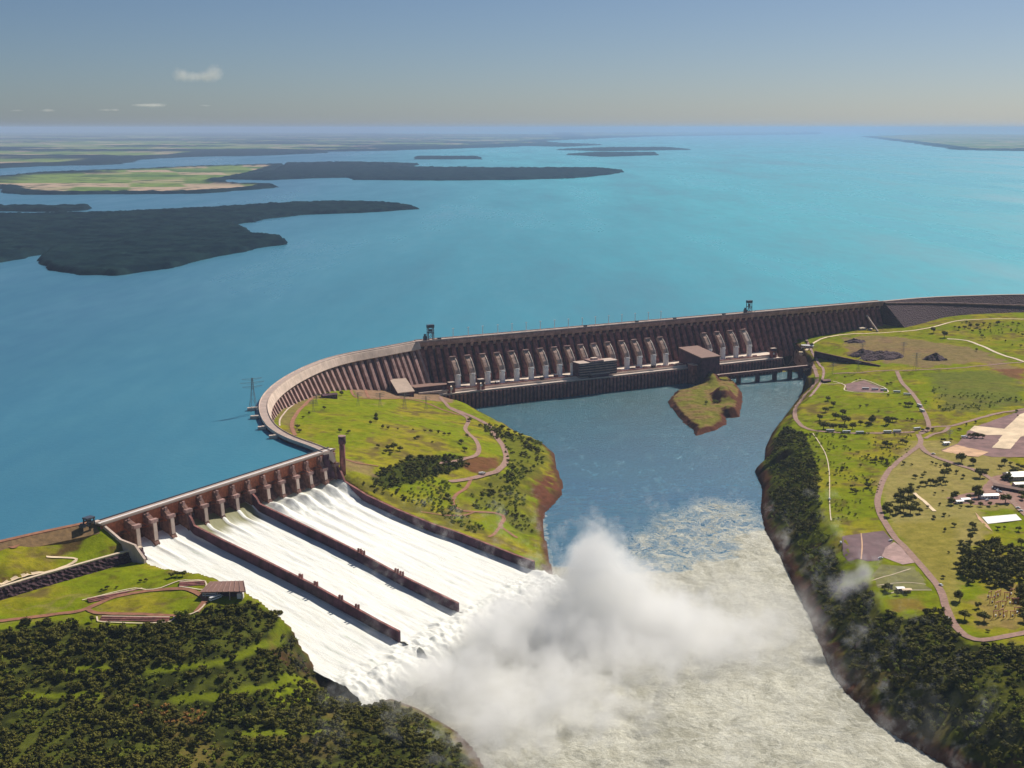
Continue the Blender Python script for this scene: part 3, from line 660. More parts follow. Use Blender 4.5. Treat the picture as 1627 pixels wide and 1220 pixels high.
def s_at(px, py, z, n=0):     # station along the dam whose (n, z) point shows at pixel column px
    lo, hi = -200, DL + 300
    for _ in range(40):
        m = (lo + hi) / 2; q = Dm(m, n, z); r = 813.5 + FOC * q.x / (q.y * CP + (CAMH - z) * SP)
        if r < px: lo = m
        else: hi = m
    return m
gantry(Dm(s_at(684, 0, 124, -8), -8, 122), DANG, 31, 'tall dark portal crane on the dam crest where the curve begins')
g2 = gantry(Dm(s_at(1190, 0, 124, -8), -8, 122), DANG, 28, 'portal crane standing alone on the crest of the far dam stretch', 11)
ga = gantry(S(-16, 1, 121.5), dirU, 9, 'small portal crane beside the road at the left end of the spillway', 9)
# lamp posts on the crest
def lamp(loc, lab, h=18):
    l = empty('street_lamp', loc, DANG, lab, 'street lamp', 'white lamp posts along the dam crest')
    MB().cyl((0, 0, 0), (0, 0, h), .75, .55, 8).build('pole', M['white'], l); MB().box((0, 0, h), (4.4, 1.4, .8)).build('lamp_head', M['white'], l)
    return l
def copy_tree(o, parent=None):
    c = o.copy(); COL.objects.link(c); c.parent = parent
    for ch in list(o.children): copy_tree(ch, c)
    return c
lamps_px = [720, 744, 767, 791, 813.5, 836, 858.5, 881, 903, 925, 946, 967, 988, 1009, 1030, 1050]
l0 = None
for k, px in enumerate(lamps_px):
    loc = Dm(s_at(px, 0, 124, -14), -14, 122)
    if l0 is None: l0 = o = lamp(loc, 'white lamp post on the dam crest nearest the tall portal crane')
    else:
        o = copy_tree(l0); o.location = loc
        o['label'] = 'white lamp post in the even row along the straight dam crest'
        o['label'] = ORD[k] + ' white lamp post along the dam crest, counted from the left crane'
        if k == len(lamps_px) - 1: o['label'] = 'last white lamp post of the crest row, farthest from the curve'
def pylon_mesh(h, w):
    m = MB(); lv = [0, .22, .42, .6, .74, .86, 1.0]; wd = [1, .72, .5, .34, .24, .2, .16]
    P4 = lambda k: [Vector((sx * w * wd[k] / 2, sy * w * wd[k] / 2, h * lv[k])) for sx, sy in ((-1, -1), (1, -1), (1, 1), (-1, 1))]
    for k in range(6):
        a, b = P4(k), P4(k + 1)
        for i in range(4):
            m.bar(a[i], b[i], h * .007); m.bar(a[i], b[(i + 1) % 4], h * .0028); m.bar(a[(i + 1) % 4], b[i], h * .0028)
    return m
pyl = {}
def pylon(loc, h, rz, label, group=None):
    key = round(h)
    g = empty('transmission_tower', loc, rz, label, 'power pylon', group)
    if key not in pyl:
        b = pylon_mesh(h, h * .22).build('lattice_body', M['galv'], g)
        m = MB()
        for z, L in ((.74, .30), (.86, .36), (.97, .30)):
            for s_ in (-1, 1): m.bar((0, 0, h * z), (s_ * h * L, 0, h * z + h * .015), .5, .25); m.bar((0, 0, h * (z - .05)), (s_ * h * L, 0, h * z), .25)
        c = m.build('cross_arm', M['galv'], g); pyl[key] = (b.data, c.data)
    else:
        link_mesh('lattice_body', pyl[key][0], g); link_mesh('cross_arm', pyl[key][1], g)
    return g

# ------------------------------------------------------------------ main concrete dam
dam = empty('main_dam', T0, 0, 'long straight dark concrete dam with buttresses and white penstocks', 'dam')
dpath = [(Dm(s, 0, 0), DN) for s in np.linspace(-2, DL, 30)]
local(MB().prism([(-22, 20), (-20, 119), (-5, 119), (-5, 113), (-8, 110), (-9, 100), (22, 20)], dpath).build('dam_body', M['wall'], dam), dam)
local(MB().prism([(-20, 119.01), (-20, 122), (0, 122), (1.2, 120), (-.5, 113), (-4.99, 111), (-4.99, 119.01)], dpath).build('crest_gallery', M['concrete'], dam), dam)
local(MB().prism([(-18, 122.01), (-18, 122.2), (-2, 122.2), (-2, 122.01)], dpath).build('crest_road', M['crest_road'], dam), dam)
for n in (-20, -.6): local(MB().prism([(n, 122.0), (n, 123.5), (n + .5, 123.5), (n + .5, 122.0)], dpath).build('parapet', M['concrete_light'], dam), dam)
def zfoot(s):  # ground / deck level at the foot
    return float(np.interp(s, [0, 60, DL * .52, DL * .64, DL * .7, DL], [40, 36, 36, 36, 54, 62]))
def buttress_mesh(w):
    m = MB(); prof = [(-9, 108), (-3.5, 106), (31, 30), (31, 20), (-9, 20)]
    n = len(prof); vs = [(x, -p, z) for x in (-w / 2, w / 2) for p, z in prof]
    m.add(vs, [tuple(range(n)), tuple(range(n, 2 * n))[::-1]] + [(i, (i + 1) % n, n + (i + 1) % n, n + i) for i in range(n)]); return m
bme = None; nb = int(DL / 17)
for i in range(nb):
    s = 8 + i * 17; p = Dm(s, 0, 0)
    if bme is None: o = buttress_mesh(8.5).build('buttress', M['concrete_red'], dam); bme = o.data
    else: o = link_mesh('buttress', bme, dam)
    o.location = p - T0; o.location.z = -122; o.rotation_euler = (0, 0, DANG)
# small triangular brackets under the crest
br = MB()
for i in range(nb):
    s = 16.5 + i * 17
    q = [Dm(s - 3, -4, 111), Dm(s + 3, -4, 111), Dm(s + .8, -1.5, 118), Dm(s - .8, -1.5, 118), Dm(s - 4, -7.5, 103), Dm(s + 4, -7.5, 103)]
    br.add(q, [(0, 1, 2, 3), (4, 5, 1, 0), (0, 3, 4), (1, 5, 2)])
local(br.build('bracket', M['concrete'], dam), dam)
# penstocks
pen_px = [727.5, 751, 775, 798, 821, 844, 867, 889, 910, 931, 952, 974, 996, 1016, 1038, 1057.5, 1127, 1148, 1169, 1190]
def penstock(s, mats, top, first):
    g = empty('penstock', (0, 0, 0)); 
    return g
pm_ = MB(); pm_.cyl((0, -57, 30), (0, -55, 61), 5.7, 5.7, 20)
pu = MB(); prof = [(59, 58), (53, 70), (42, 83), (33, 90), (28, 92), (25, 88), (35, 79), (46, 66), (52, 57)]
n = len(prof); vs = [(x, -p, z) for x in (-5.2, 5.2) for p, z in prof]
pu.add(vs, [tuple(range(n)), tuple(range(n, 2 * n))[::-1]] + [(i, (i + 1) % n, n + (i + 1) % n, n + i) for i in range(n)])
pl_ = MB()     # pale edge strip, sunlight painted as colour along the casing's right side
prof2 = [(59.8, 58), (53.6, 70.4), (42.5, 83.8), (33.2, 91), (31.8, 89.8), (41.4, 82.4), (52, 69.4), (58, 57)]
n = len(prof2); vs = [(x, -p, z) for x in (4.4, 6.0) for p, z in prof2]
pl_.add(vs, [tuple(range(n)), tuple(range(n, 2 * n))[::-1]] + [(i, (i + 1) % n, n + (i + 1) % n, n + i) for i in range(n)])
first = None
for k, px in enumerate(pen_px):
    s = s_at(px, 0, 36, 56)
    if first is None:
        a = pm_.build('penstock', M['white'], dam, False); b = pu.build('concrete_casing', M['casing'], a); c = pl_.build('painted_sunlit_edge', M['deck'], a); first = (a.data, b.data, c.data)
        cap = MB().box((0, -33, 90.5), (12.5, 4, 3)).build('casing_cap', M['concrete'], a); capd = cap.data
    else:
        a = link_mesh('penstock', first[0], dam); b = link_mesh('concrete_casing', first[1], a); c = link_mesh('painted_sunlit_edge', first[2], a); link_mesh('casing_cap', capd, a)
    if k in (10, 19):
        for q in (b,):
            q.data = q.data.copy(); q.data.materials[0] = M['concrete_light']
        b['label'] = 'pale new concrete casing'
    a.location = Dm(s, 0, 0) - T0; a.location.z = -122; a.rotation_euler = (0, 0, DANG)

# ------------------------------------------------------------------ curved wing dam
wd = empty('curved_wing_dam', WING[len(WING) // 2], 0, 'curved buttress dam sweeping from the spillway round the green meadow', 'dam')
wpath = with_normals(WING, 1)
if (wpath[len(wpath) // 2][1].x) < 0: wpath = with_normals(WING, -1)
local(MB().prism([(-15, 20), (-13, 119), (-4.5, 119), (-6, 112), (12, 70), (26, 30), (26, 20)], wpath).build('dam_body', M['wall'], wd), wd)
local(MB().prism([(-13, 119.01), (-13, 122), (0, 122), (1, 120.5), (5.2, 108.5), (1, 106.5), (-4.49, 112), (-4.49, 119.01)], wpath).build('crest_gallery', M['concrete_light'], wd), wd)
local(MB().prism([(-11.4, 122.01), (-11.4, 122.2), (-1.5, 122.2), (-1.5, 122.01)], wpath).build('crest_road', M['crest_road'], wd), wd)
for n in (-13, -.6): local(MB().prism([(n, 122.0), (n, 123.5), (n + .5, 123.5), (n + .5, 122.0)], wpath).build('parapet', M['concrete_light'], wd), wd)
acc = 0; wb_me = None; last = WING[0]
for i in range(1, len(WING)):
    acc += (WING[i] - WING[i - 1]).length
    if acc > 13.2:
        acc = 0; p, nv = wpath[i]
        if wb_me is None:
            m = MB(); prof = [(-5.5, 108), (2.0, 107), (34, 40), (34, 22), (-5.5, 22)]; n = len(prof); vs = [(x, -q, z) for x in (-3.2, 3.2) for q, z in prof]
            m.add(vs, [tuple(range(n)), tuple(range(n, 2 * n))[::-1]] + [(a, (a + 1) % n, n + (a + 1) % n, n + a) for a in range(n)])
            o = m.build('buttress', M['concrete'], wd); wb_me = o.data
        else: o = link_mesh('buttress', wb_me, wd)
        o.location = (p.x - wd.location.x, p.y - wd.location.y, -122); o.rotation_euler = (0, 0, math.atan2(nv.y, nv.x) + math.pi / 2)
# floating intake piers on the lake side of the curve
for k, (px, py) in enumerate([(399, 649), (404, 662), (416, 679), (434, 693)]):
    a = P(px, py, 119); j = min(range(len(WING)), key=lambda i: (WING[i] - a).length); nv = wpath[j][1]; e = WING[j] - nv * 12
    g = empty('mooring_pier', (a.x, a.y, 116), 0, ['mooring pier carrying the tall pylon beside the curved dam', 'second mooring pier down from the pylon on the lake side', 'third mooring pier down from the pylon on the lake side', 'mooring pier on the lake side nearest the spillway'][k], 'pier', 'concrete piers on the lake side of the curved dam')
    MB().bar((0, 0, 3.6), (e.x - a.x, e.y - a.y, 3.6), 3.2).build('deck', M['deck'], g)
    m = MB(); m.box((0, 0, -12), (11, 6, 16.5), math.atan2(e.y - a.y, e.x - a.x)); m.build('pier_head', M['concrete_light'], g)
    MB().cyl(((e.x - a.x) * .5, (e.y - a.y) * .5, -12), ((e.x - a.x) * .5, (e.y - a.y) * .5, 2.2), 1.3).build('column', M['concrete'], g)
a = P(405, 654, 120)
pylon(Vector((a.x - 3, a.y + 4, 119.6)), 51, .5, 'tallest lattice pylon, standing in the lake beside the curved dam')

# ------------------------------------------------------------------ embankments
def rockfill(name, pts, h, label, side, berm=True, bottom=None, wd_=10, slope=1.3):
    e = empty(name, pts[0], 0, label, 'embankment'); pa = with_normals(pts, side)
    local(MB().prism([(-90, 80), (-wd_, 121.6), (0, 121.6), (h * slope, 121.6 - h), (h * slope, 40), (-90, 40)], pa).build('rock_slope', M['rock'], e), e)
    local(MB().prism([(-wd_, 121.7), (-wd_, 122.4), (0, 122.4), (0, 121.7)], pa).build('crest_road', M['crest_road'], e), e)
    if berm:
        m = MB(); vs = []; k = len(pa)
        for i, (p, nv) in enumerate(pa):
            t = min(1, i / (k * .55)); n0 = 3 + t * 38; zz = 121.6 - n0 / slope
            for dn, dz in ((0, .2), (0, 1.3), (4, 1.3), (4, -2)): vs.append((p.x + nv.x * (n0 + dn), p.y + nv.y * (n0 + dn), zz + dz))
        m.add(vs, [(i * 4 + j, (i + 1) * 4 + j, (i + 1) * 4 + (j + 1) % 4, i * 4 + (j + 1) % 4) for i in range(k - 1) for j in range(4)])
        local(m.build('sloping_track', M['concrete'], e), e)
    return e
rockfill('rockfill_embankment', EMB, 62, 'dark brown rockfill embankment at the far right end of the dam', 1)
lroad = with_normals(LEMB, 1)
e = empty('earth_embankment', LEMB[-1], 0, 'low grassed embankment carrying the red road to the spillway', 'embankment')
local(MB().prism([(-30, 108), (-9, 121.2), (0, 121.2), (14, 113), (14, 100), (-30, 100)], lroad).build('bank', simple('red_brown_bank', (.2, .12, .05), .95, .3, .2), e), e)
local(MB().prism([(-8, 121.21), (-8, 122), (-1, 122), (-1, 121.21)], lroad).build('crest_road', M['road_red'], e), e)

# ------------------------------------------------------------------ power house
ph = empty('powerhouse', Dm(s_at(702, 0, 31, 115), 0, 36), 0, 'very long low powerhouse with a pale deck roof at the foot of the dam', 'power station')
fl = P(702, 628, 31); fr_ = P(1085.7, 585.4, 31); fN = (fl - T0).dot(DN) * .5 + (fr_ - T0).dot(DN) * .5
sa = s_at(703, 0, 31, fN); sb = s_at(1243, 0, 31, fN)
def drect(name, s0, s1, n0, n1, z0, z1, mat, parent, zz=None):
    o = MB().ext([Dm(s0, n0, 0), Dm(s1, n0, 0), Dm(s1, n1, 0), Dm(s0, n1, 0)], z0, z1).build(name, mat, parent)
    return local(o, ph) if parent is ph else o
sl0 = s_at(650, 0, 36, 70)
drect('deck', sl0, sb, 22, fN - 15, 5, 36, M['deck'], ph)
drect('service_road', sa - 14, sb, fN - 14.99, fN, 5, 31, M['deck'], ph)
drect('front_wall', sa, sb, fN + .01, fN + 2.5, -6, 29.5, M['wall'], ph)
drect('deck_edge', sl0, sb, fN - 17.5, fN - 15.2, 36.01, 37.8, M['concrete_red'], ph)
drect('parapet', sa, sb, fN - 1, fN + 2.2, 31.0 + .01, 32.6, M['concrete_light'], ph)
me_ = None; k = 0; s = sa + 4
while s < sb - 2:
    if me_ is None: o = MB().box((0, 0, -6), (4.2, 3.4, 35.2)).build('pilaster', M['concrete_red'], ph); me_ = o.data
    else: o = link_mesh('pilaster', me_, ph)
    q = Dm(s, fN + 4.0, 0); o.location = (q.x - ph.location.x, q.y - ph.location.y, -36); o.rotation_euler = (0, 0, DANG); s += 8.6
for px in (805, 830, 868, 990, 1010, 900, 1145): 
    s = s_at(px, 0, 36, fN - 26); drect('roof_pad', s - 12, s + 12, fN - 32, fN - 21, 36.02, 36.5, M['white'], ph)
for px in pen_px:
    s = s_at(px + 9, 0, 36, 64); drect('transformer_bay', s - 5, s + 5, 62, 66, 36.02, 38.6, M['concrete'], ph)
def dthing(name, label, cat, px, n, z, group=None):
    s = s_at(px, 0, z, n); return empty(name, Dm(s, n, z), DANG, label, cat, group)
# left hall
g = dthing('machine_hall', 'flat roofed hall with a sloping beige roof beside the meadow, left of the powerhouse', 'building', 640, fN - 22, 34)
g.rotation_euler = (0, 0, 0); rc = [P(619, 603, 64), P(645, 601.5, 64), P(659, 622, 52), P(632, 625, 52)]; rc = [p - g.location for p in rc]
cc_ = sum(rc, Vector()) / 4; inn = [cc_ + (p - cc_) * .94 for p in rc]
MB().add([Vector((p.x, p.y, -12)) for p in inn] + [p - Vector((0, 0, .6)) for p in inn], [(3, 2, 1, 0), (4, 5, 6, 7), (0, 1, 5, 4), (1, 2, 6, 5), (2, 3, 7, 6), (3, 0, 4, 7)]).build('wall', M['wall'], g)
MB().add([p - Vector((0, 0, .5)) for p in rc] + [p + Vector((0, 0, 1)) for p in rc], [(3, 2, 1, 0), (4, 5, 6, 7), (0, 1, 5, 4), (1, 2, 6, 5), (2, 3, 7, 6), (3, 0, 4, 7)]).build('roof', M['roof'], g)
fd = inn[2] - inn[3]; fd.z = 0
for t in (.15, .38, .62, .85): q = inn[3] + fd * t; MB().box((q.x, q.y - .3, 2), (5, .8, 8), math.atan2(fd.y, fd.x)).build('window', M['glass'], g)
# rock shelf and long low annex behind it
g = dthing('storage_annex', 'long low reddish annex building between the beige hall and the first penstock', 'building', 682, 62, 36)
MB().box((0, 0, 0), (70, 24, 11)).build('wall', M['wall'], g); MB().box((0, 0, 11.01), (72, 26, 1)).build('roof', M['roof_brown'], g)
MB().box((4, -20, 0), (70, 3, 3)).build('loading_ramp', M['concrete_light'], g)
# control building
g = dthing('control_building', 'five storey office block with dark window bands on the powerhouse deck', 'building', 946, 72, 36)
MB().box((-2, 0, 0), (92, 26, 27)).build('wall', M['wall'], g)
for z in (3.5, 8.5, 13.5, 18.5, 23.2):
    MB().box((-2, -13.4, z), (88, .7, 1.6)).box((-2, -13.4, z + 1.65), (92.4, 1.6, .7)).build('floor_band', M['concrete'], g)
    MB().box((-2, -13.25, z - 2.3), (86, .4, 2.2)).build('window', M['glass'], g)
MB().box((-33, 0, 27.01), (28, 28, 1.2)).box((28, 0, 27.01), (34, 28, 1.2)).build('roof', M['concrete_light'], g)
MB().box((-4, 0, 27.01), (30, 28, 4)).build('penthouse', M['concrete'], g); MB().box((-4, 0, 31.02), (12, 10, 4)).build('roof_unit', M['concrete_light'], g)
g = dthing('entrance_block', 'low flat entrance block in front of the five storey office block', 'building', 951, fN - 6, 31)
MB().box((0, 0, 0), (42, 14, 9)).build('wall', M['wall'], g); MB().box((0, 0, 9.01), (44, 16, 1)).build('roof', M['concrete_light'], g)
MB().box((-10, 0, 10.02), (6, 5, 2)).box((12, 0, 10.02), (6, 5, 2)).build('roof_unit', M['dark'], g)
# assembly hall
g = dthing('assembly_hall', 'tall windowless hall with a sloping brown roof jutting out beside the rock islet', 'building', 1108, fN - 8, 31)
MB().add([(-24, 34, -34), (24, 34, -34), (24, -46, -34), (-24, -46, -34), (-24, 34, 36), (24, 34, 36), (24, -46, 26), (-24, -46, 26)], [(0, 1, 2, 3), (4, 5, 6, 7), (0, 1, 5, 4), (1, 2, 6, 5), (2, 3, 7, 6), (3, 0, 4, 7)]).build('wall', M['wall'], g)
MB().add([(-25.5, 35.5, 36.2), (25.5, 35.5, 36.2), (25.5, -47.5, 26.2), (-25.5, -47.5, 26.2), (-25.5, 35.5, 38.2), (25.5, 35.5, 38.2), (25.5, -47.5, 28.2), (-25.5, -47.5, 28.2)], [(0, 1, 2, 3), (4, 5, 6, 7), (0, 1, 5, 4), (1, 2, 6, 5), (2, 3, 7, 6), (3, 0, 4, 7)]).build('roof', M['roof_brown'], g)
MB().box((-29, -22, -34), (9.8, 20, 44)).build('stair_tower', M['concrete_red'], g); MB().box((-29, -22, 10.01), (12, 22, 1)).build('stair_roof', M['concrete_light'], g)
# portal cranes on the deck
for px, n, lab in ((717, fN - 7, 'leftmost reddish portal crane on the powerhouse road beside the meadow'), (764, fN - 7, 'reddish portal crane on the powerhouse road, second from the beige hall'), (1228, fN - 10, 'reddish portal crane at the right end of the powerhouse road')):
    g = dthing('deck_crane', lab, 'crane', px, n, 31, 'small portal cranes of the powerhouse')
    MB().box((-5, 0, 0), (2.6, 9, 16)).build('leg', M['concrete_red'], g); MB().box((5, 0, 0), (2.6, 9, 16)).build('leg', M['concrete_red'], g)
    MB().box((0, 0, 16.01), (14, 10, 5.5)).build('girder', M['wall'], g); MB().box((0, 0, 21.52), (13, 9, .8)).build('roof', M['concrete_light'], g); MB().box((0, 0, 8), (5, 5, 4)).build('hoist', M['white'], g)
for px, n, lab, mt in ((790, fN - 20, 'small dark kiosk with a white roof near the fourth penstock', 'wall'), (861, fN - 16, 'small dark kiosk at the deck edge below the seventh penstock', 'dark'), (883, 60, 'small red kiosk with a white roof between two penstocks', 'concrete_red'), (1013, 60, 'small red kiosk right of the office block', 'concrete_red'), (1038, fN - 17, 'dark square kiosk at the deck edge right of the office block', 'dark')):
    g = dthing('service_kiosk', lab, 'kiosk', px, n, 36)
    MB().box((0, 0, 0), (7, 6, 5)).build('wall', M[mt], g); MB().box((0, 0, 5.01), (8, 7, .7)).build('roof', M['white' if mt != 'dark' else 'dark'], g)
# bridge over the tailrace
ba = P(1142, 608, 20); bb = P(1284, 584, 27)
b0 = P(1143, 590 + 14, 16); 
ba = P(1146, 600, 14); bb = P(1282, 578, 30)
br_ = empty('access_bridge', ba, 0, 'low concrete road bridge on slab piers crossing the tailrace to the right bank', 'bridge')
d = (bb - ba); d.z = 0; L = d.length; d.normalize(); nrm = Vector((d.y, -d.x, 0))
ZB = [14 + 14 * t for t in (0, 1)]
def br(t, o, z): q = ba + d * L * t + nrm * o; return (q.x - ba.x, q.y - ba.y, z - ba.z)
def bsl(t0, t1, o0, o1, za, zb): 
    return [br(t0, o0, za[0]), br(t1, o0, za[1]), br(t1, o1, za[1]), br(t0, o1, za[0]), br(t0, o0, zb[0]), br(t1, o0, zb[1]), br(t1, o1, zb[1]), br(t0, o1, zb[0])], [(3, 2, 1, 0), (4, 5, 6, 7), (0, 1, 5, 4), (1, 2, 6, 5), (2, 3, 7, 6), (3, 0, 4, 7)]
MB().add(*bsl(-.04, 1.02, -6, 6, (18.5, 24), (21, 26.5))).build('deck', M['crest_road'], br_)
MB().add(*bsl(-.04, 1.02, 6.02, 7.2, (17, 22.5), (22.6, 28))).build('side_beam', M['concrete_red'], br_)
for t in (.2, .42, .62, .8, .93): MB().add(*bsl(t - .012, t + .012, -5.5, 5.5, (-6, -6), (18.5 + 5.5 * t, 18.5 + 5.5 * t))).build('bridge_pier', M['wall'], br_)

# ------------------------------------------------------------------ rock islet
isl = pz(zm(1040, 470, .1541, [(140, 1085), (215, 1000), (330, 975), (460, 930), (560, 850), (640, 770), (740, 830), (850, 910), (905, 1000), (905, 1100), (880, 1200)]) + z3([(1330, 545), (1280, 550), (1290, 575), (1240, 605), (1150, 630), (1140, 600), (1100, 570), (1050, 510)]), 1)
ix = np.arange(min(p[0] for p in isl) - 8, max(p[0] for p in isl) + 8, 1.6); iy = np.arange(min(p[1] for p in isl) - 10, max(p[1] for p in isl) + 10, 2.2)
IX, IY = np.meshgrid(ix, iy); dI = dline(IX, IY, isl, True); dI = np.where(inpoly(IX, IY, isl), dI, -dI) + fbm(IX, IY, 14, 3, 4) * 6
def bmp(px, py, z, sx, sy, h): q = P(px, py, z); return h * np.exp(-(((IX - q.x) / sx) ** 2 + ((IY - q.y) / sy) ** 2) ** 1.5)
IZ = np.clip(dI / 9, -1, 1) * 7 + np.clip(dI, 0, 30) * .12 + bmp(1150, 628, 14, 19, 40, 20) + bmp(1163, 655, 6, 16, 30, 9) - bmp(1136, 640, 5, 7, 26, 6) + bmp(1128, 602, 10, 16, 50, 15)
IZ = np.maximum(IZ + fbm(IX, IY, 12, 4, 9) * 4 + fbm(IX, IY, 5, 2, 10) * 1.2, -5)
g1 = fbm(IX, IY, 22, 3, 12) + .5; isl_s = np.hypot(*np.gradient(IZ, iy, ix))
ic = lerp(cc(.24, .22, .045) + 0 * IX[..., None], cc(.30, .20, .08) + 0 * IX[..., None], sstep(.4, .65, g1))
ic = lerp(ic, ROCK + 0 * IX[..., None], np.maximum(sstep(.45, .9, isl_s + (g1 - .5)), sstep(14, 5, dI + (g1 - .5) * 14)))
me = np_mesh('rock_islet', np.stack([IX, IY, IZ], -1).reshape(-1, 3), grid_faces(len(ix), len(iy)), bpy.data.materials['ground_grass_and_soil'], True, ic.reshape(-1, 3))
tag(link_mesh('rock_islet', me), kind='structure')
def izat(x, y):
    i = int(np.clip(round((x - ix[0]) / 1.6), 0, len(ix) - 1)); j = int(np.clip(round((y - iy[0]) / 2.2), 0, len(iy) - 1)); return float(IZ[j, i])
#PART2
# ------------------------------------------------------------------ land across the lake
def pcanopy(): 
    m, nt, b = mat_new('forest_canopy'); at = N(nt, 'ShaderNodeAttribute', attribute_name='tint')
    n = tex(nt, .05, 5, .7); c = mix(nt, ramp(nt, n, .35, .7, 0, .6), at.outputs['Color'], mix(nt, 1., at.outputs['Color'], (.45, .5, .5, 1), 'MULTIPLY'))
    nt.links.new(c, b.inputs['Base Color']); b.inputs['Roughness'].default_value = .95; b.inputs['Specular IOR Level'].default_value = 0; return m
CAN = pcanopy()
def cells(x, y, s, seed):        # rounded tree crowns from a jittered cell pattern
    gx_ = np.floor(x / s); gy_ = np.floor(y / s); best = np.full(x.shape, 9.)
    for i in (-1, 0, 1):
        for j in (-1, 0, 1):
            a = gx_ + i; b = gy_ + j
            jx = vnoise(a, b, seed); jy = vnoise(a, b, seed + 7)
            best = np.minimum(best, np.hypot(a + .15 + .7 * jx - x / s, b + .15 + .7 * jy - y / s))
    return np.clip(1 - best ** 2 * 1.2, 0, 1)
def farland(name, poly, cell, treeh, forest, rag=60, seed=0, fieldcol=None, fine=12.):
    pw = [(p.x, p.y) for p in [P(a, b, 116) for a, b in poly]]
    xs = np.arange(min(p[0] for p in pw) - rag, max(p[0] for p in pw) + rag, cell[0]); ys = np.arange(min(p[1] for p in pw) - rag * 2, max(p[1] for p in pw) + rag * 2, cell[1])
    X_, Y_ = np.meshgrid(xs, ys); d = dline(X_, Y_, pw, True); d = np.where(inpoly(X_, Y_, pw), d, -d) + fbm(X_, Y_, rag * 4, 4, seed) * rag * 2
    fn = fbm(X_ * .35, Y_ * .5, 900, 4, seed + 3) + .5
    fmask = np.clip(sstep(forest - .04, forest + .02, 1 - fn) + sstep(rag * 3.2, rag * 2.2, d), 0, 1) if forest < 1 else np.ones_like(X_)
    cr = cells(X_, Y_, fine, seed)
    z = 116 + np.clip(d / 8, -1, 1) * 3 + sstep(0, 400, d) * 8 * (fbm(X_, Y_, 700, 2, seed + 1) + .6)
    z += fmask * sstep(2, 16, d) * treeh * (.4 + .6 * cr + .9 * fbm(X_, Y_, 60, 3, seed + 4)); z = np.where(d < 0, 112, z)
    xw = X_ + Y_ * .3 + 120 * fbm(X_, Y_, 900, 3, 2); v1 = vnoise(np.floor(xw / 420), np.floor(Y_ / 600), seed + 9) * .75 + .2 * (fbm(X_, Y_, 300, 3, 8) + .5); spk = fbm(X_, Y_, 90, 3, 15) + .5; 
    fc = lerp(cc(.22, .30, .07) + 0 * X_[..., None], cc(.55, .40, .28) + 0 * X_[..., None], sstep(.55, .80, v1)); fc = lerp(fc, cc(.12, .20, .05) + 0 * X_[..., None], sstep(.35, .15, v1)); fc = lerp(fc, cc(.05, .08, .03) + 0 * X_[..., None], sstep(.60, .70, spk) * .8)
    tn = fbm(X_, Y_, 45, 3, seed + 6) + .5
    co = lerp(fc, lerp(cc(.003, .012, .022) + 0 * X_[..., None], cc(.018, .042, .044) + 0 * X_[..., None], np.clip(tn * 1.6 - .3, 0, 1)), fmask)  # forest tones have the blue of distant haze painted in
    F = grid_faces(len(xs), len(ys)); keep = (z.ravel()[F] > 112.5).any(1)
    me = np_mesh(name, np.stack([X_, Y_, z], -1).reshape(-1, 3), F[keep], CAN, True, co.reshape(-1, 3))
    o = link_mesh(name, me); return tag(o, kind='structure')
farland('wooded_shore', z8([(-700, 600), (-400, 600), (0, 550), (60, 541), (150, 522), (190, 512), (140, 545), (180, 580), (300, 597), (430, 597), (620, 575), (700, 552), (800, 530), (940, 501), (1065, 484), (1073, 475), (1030, 462), (945, 455), (925, 440), (870, 413), (935, 402), (1010, 388), (1110, 376), (1330, 368), (1550, 354), (1470, 340), (1300, 330), (1000, 340), (700, 360), (480, 372), (240, 376), (0, 380), (-700, 390)]), (9, 12), 16, 1, 26, 3, fine=20)
farland('wooded_point', z8([(-700, 365), (0, 362), (230, 364), (320, 358), (342, 350), (320, 346), (0, 350), (-700, 352)]), (16, 30), 18, 1, 20, 5, fine=26)
farland('wooded_spit', z8([(850, 244), (1000, 247), (1150, 240), (1290, 237), (1305, 246), (1627, 248), (1900, 246), (2120, 240), (2240, 228), (2310, 216), (2200, 206), (1850, 207), (1480, 203), (1545, 190), (1300, 184), (1060, 188), (1010, 215), (930, 232)]), (22, 40), 22, 1, 40, 17, fine=40)
farland('far_wood', [(245, 249.5), (300, 247.5), (420, 247), (495, 243.5), (492, 239), (400, 238), (320, 241)], (50, 100), 24, 1, 60, 19, fine=90)
farland('meadow_island', z8([(-700, 300), (0, 275), (30, 296), (120, 302), (200, 301), (500, 298), (740, 296), (900, 285), (1028, 273), (1000, 266), (860, 262), (820, 250), (920, 232), (1000, 214), (1050, 190), (700, 200), (440, 212), (150, 222), (0, 238), (-700, 240)]), (26, 45), 17, .60, 50, 14, fine=40)
farland('far_plain', [(-600, 276), (-200, 268), (0, 268), (70, 264), (190, 261), (215, 254), (300, 249), (420, 247), (495, 244), (520, 241), (620, 239), (760, 235), (900, 229), (860, 224), (950, 220), (900, 214), (400, 211), (-600, 211)], (110, 260), 22, .56, 260, 22, fine=160)
farland('flooded_spit', [(660, 253), (765, 253), (760, 249), (660, 249)], (40, 80), 14, 1, 40, 33, fine=60)
farland('far_spit', [(900, 246), (960, 249), (1045, 246.5), (1040, 243), (950, 242.5)], (50, 110), 18, 1, 60, 34, fine=90)
farland('far_spit', [(880, 238), (960, 240), (1098, 238), (1060, 234.5), (960, 235)], (50, 110), 18, 1, 70, 35, fine=90)
farland('far_spit', [(790, 231), (900, 233), (960, 230), (900, 228), (800, 228)], (60, 140), 18, 1, 70, 36, fine=90)
farland('far_shore', [(1370, 217), (1450, 227), (1520, 238), (1627, 240), (1800, 242), (1900, 226), (1800, 216), (1500, 213)], (110, 260), 20, .8, 160, 38, fine=160)
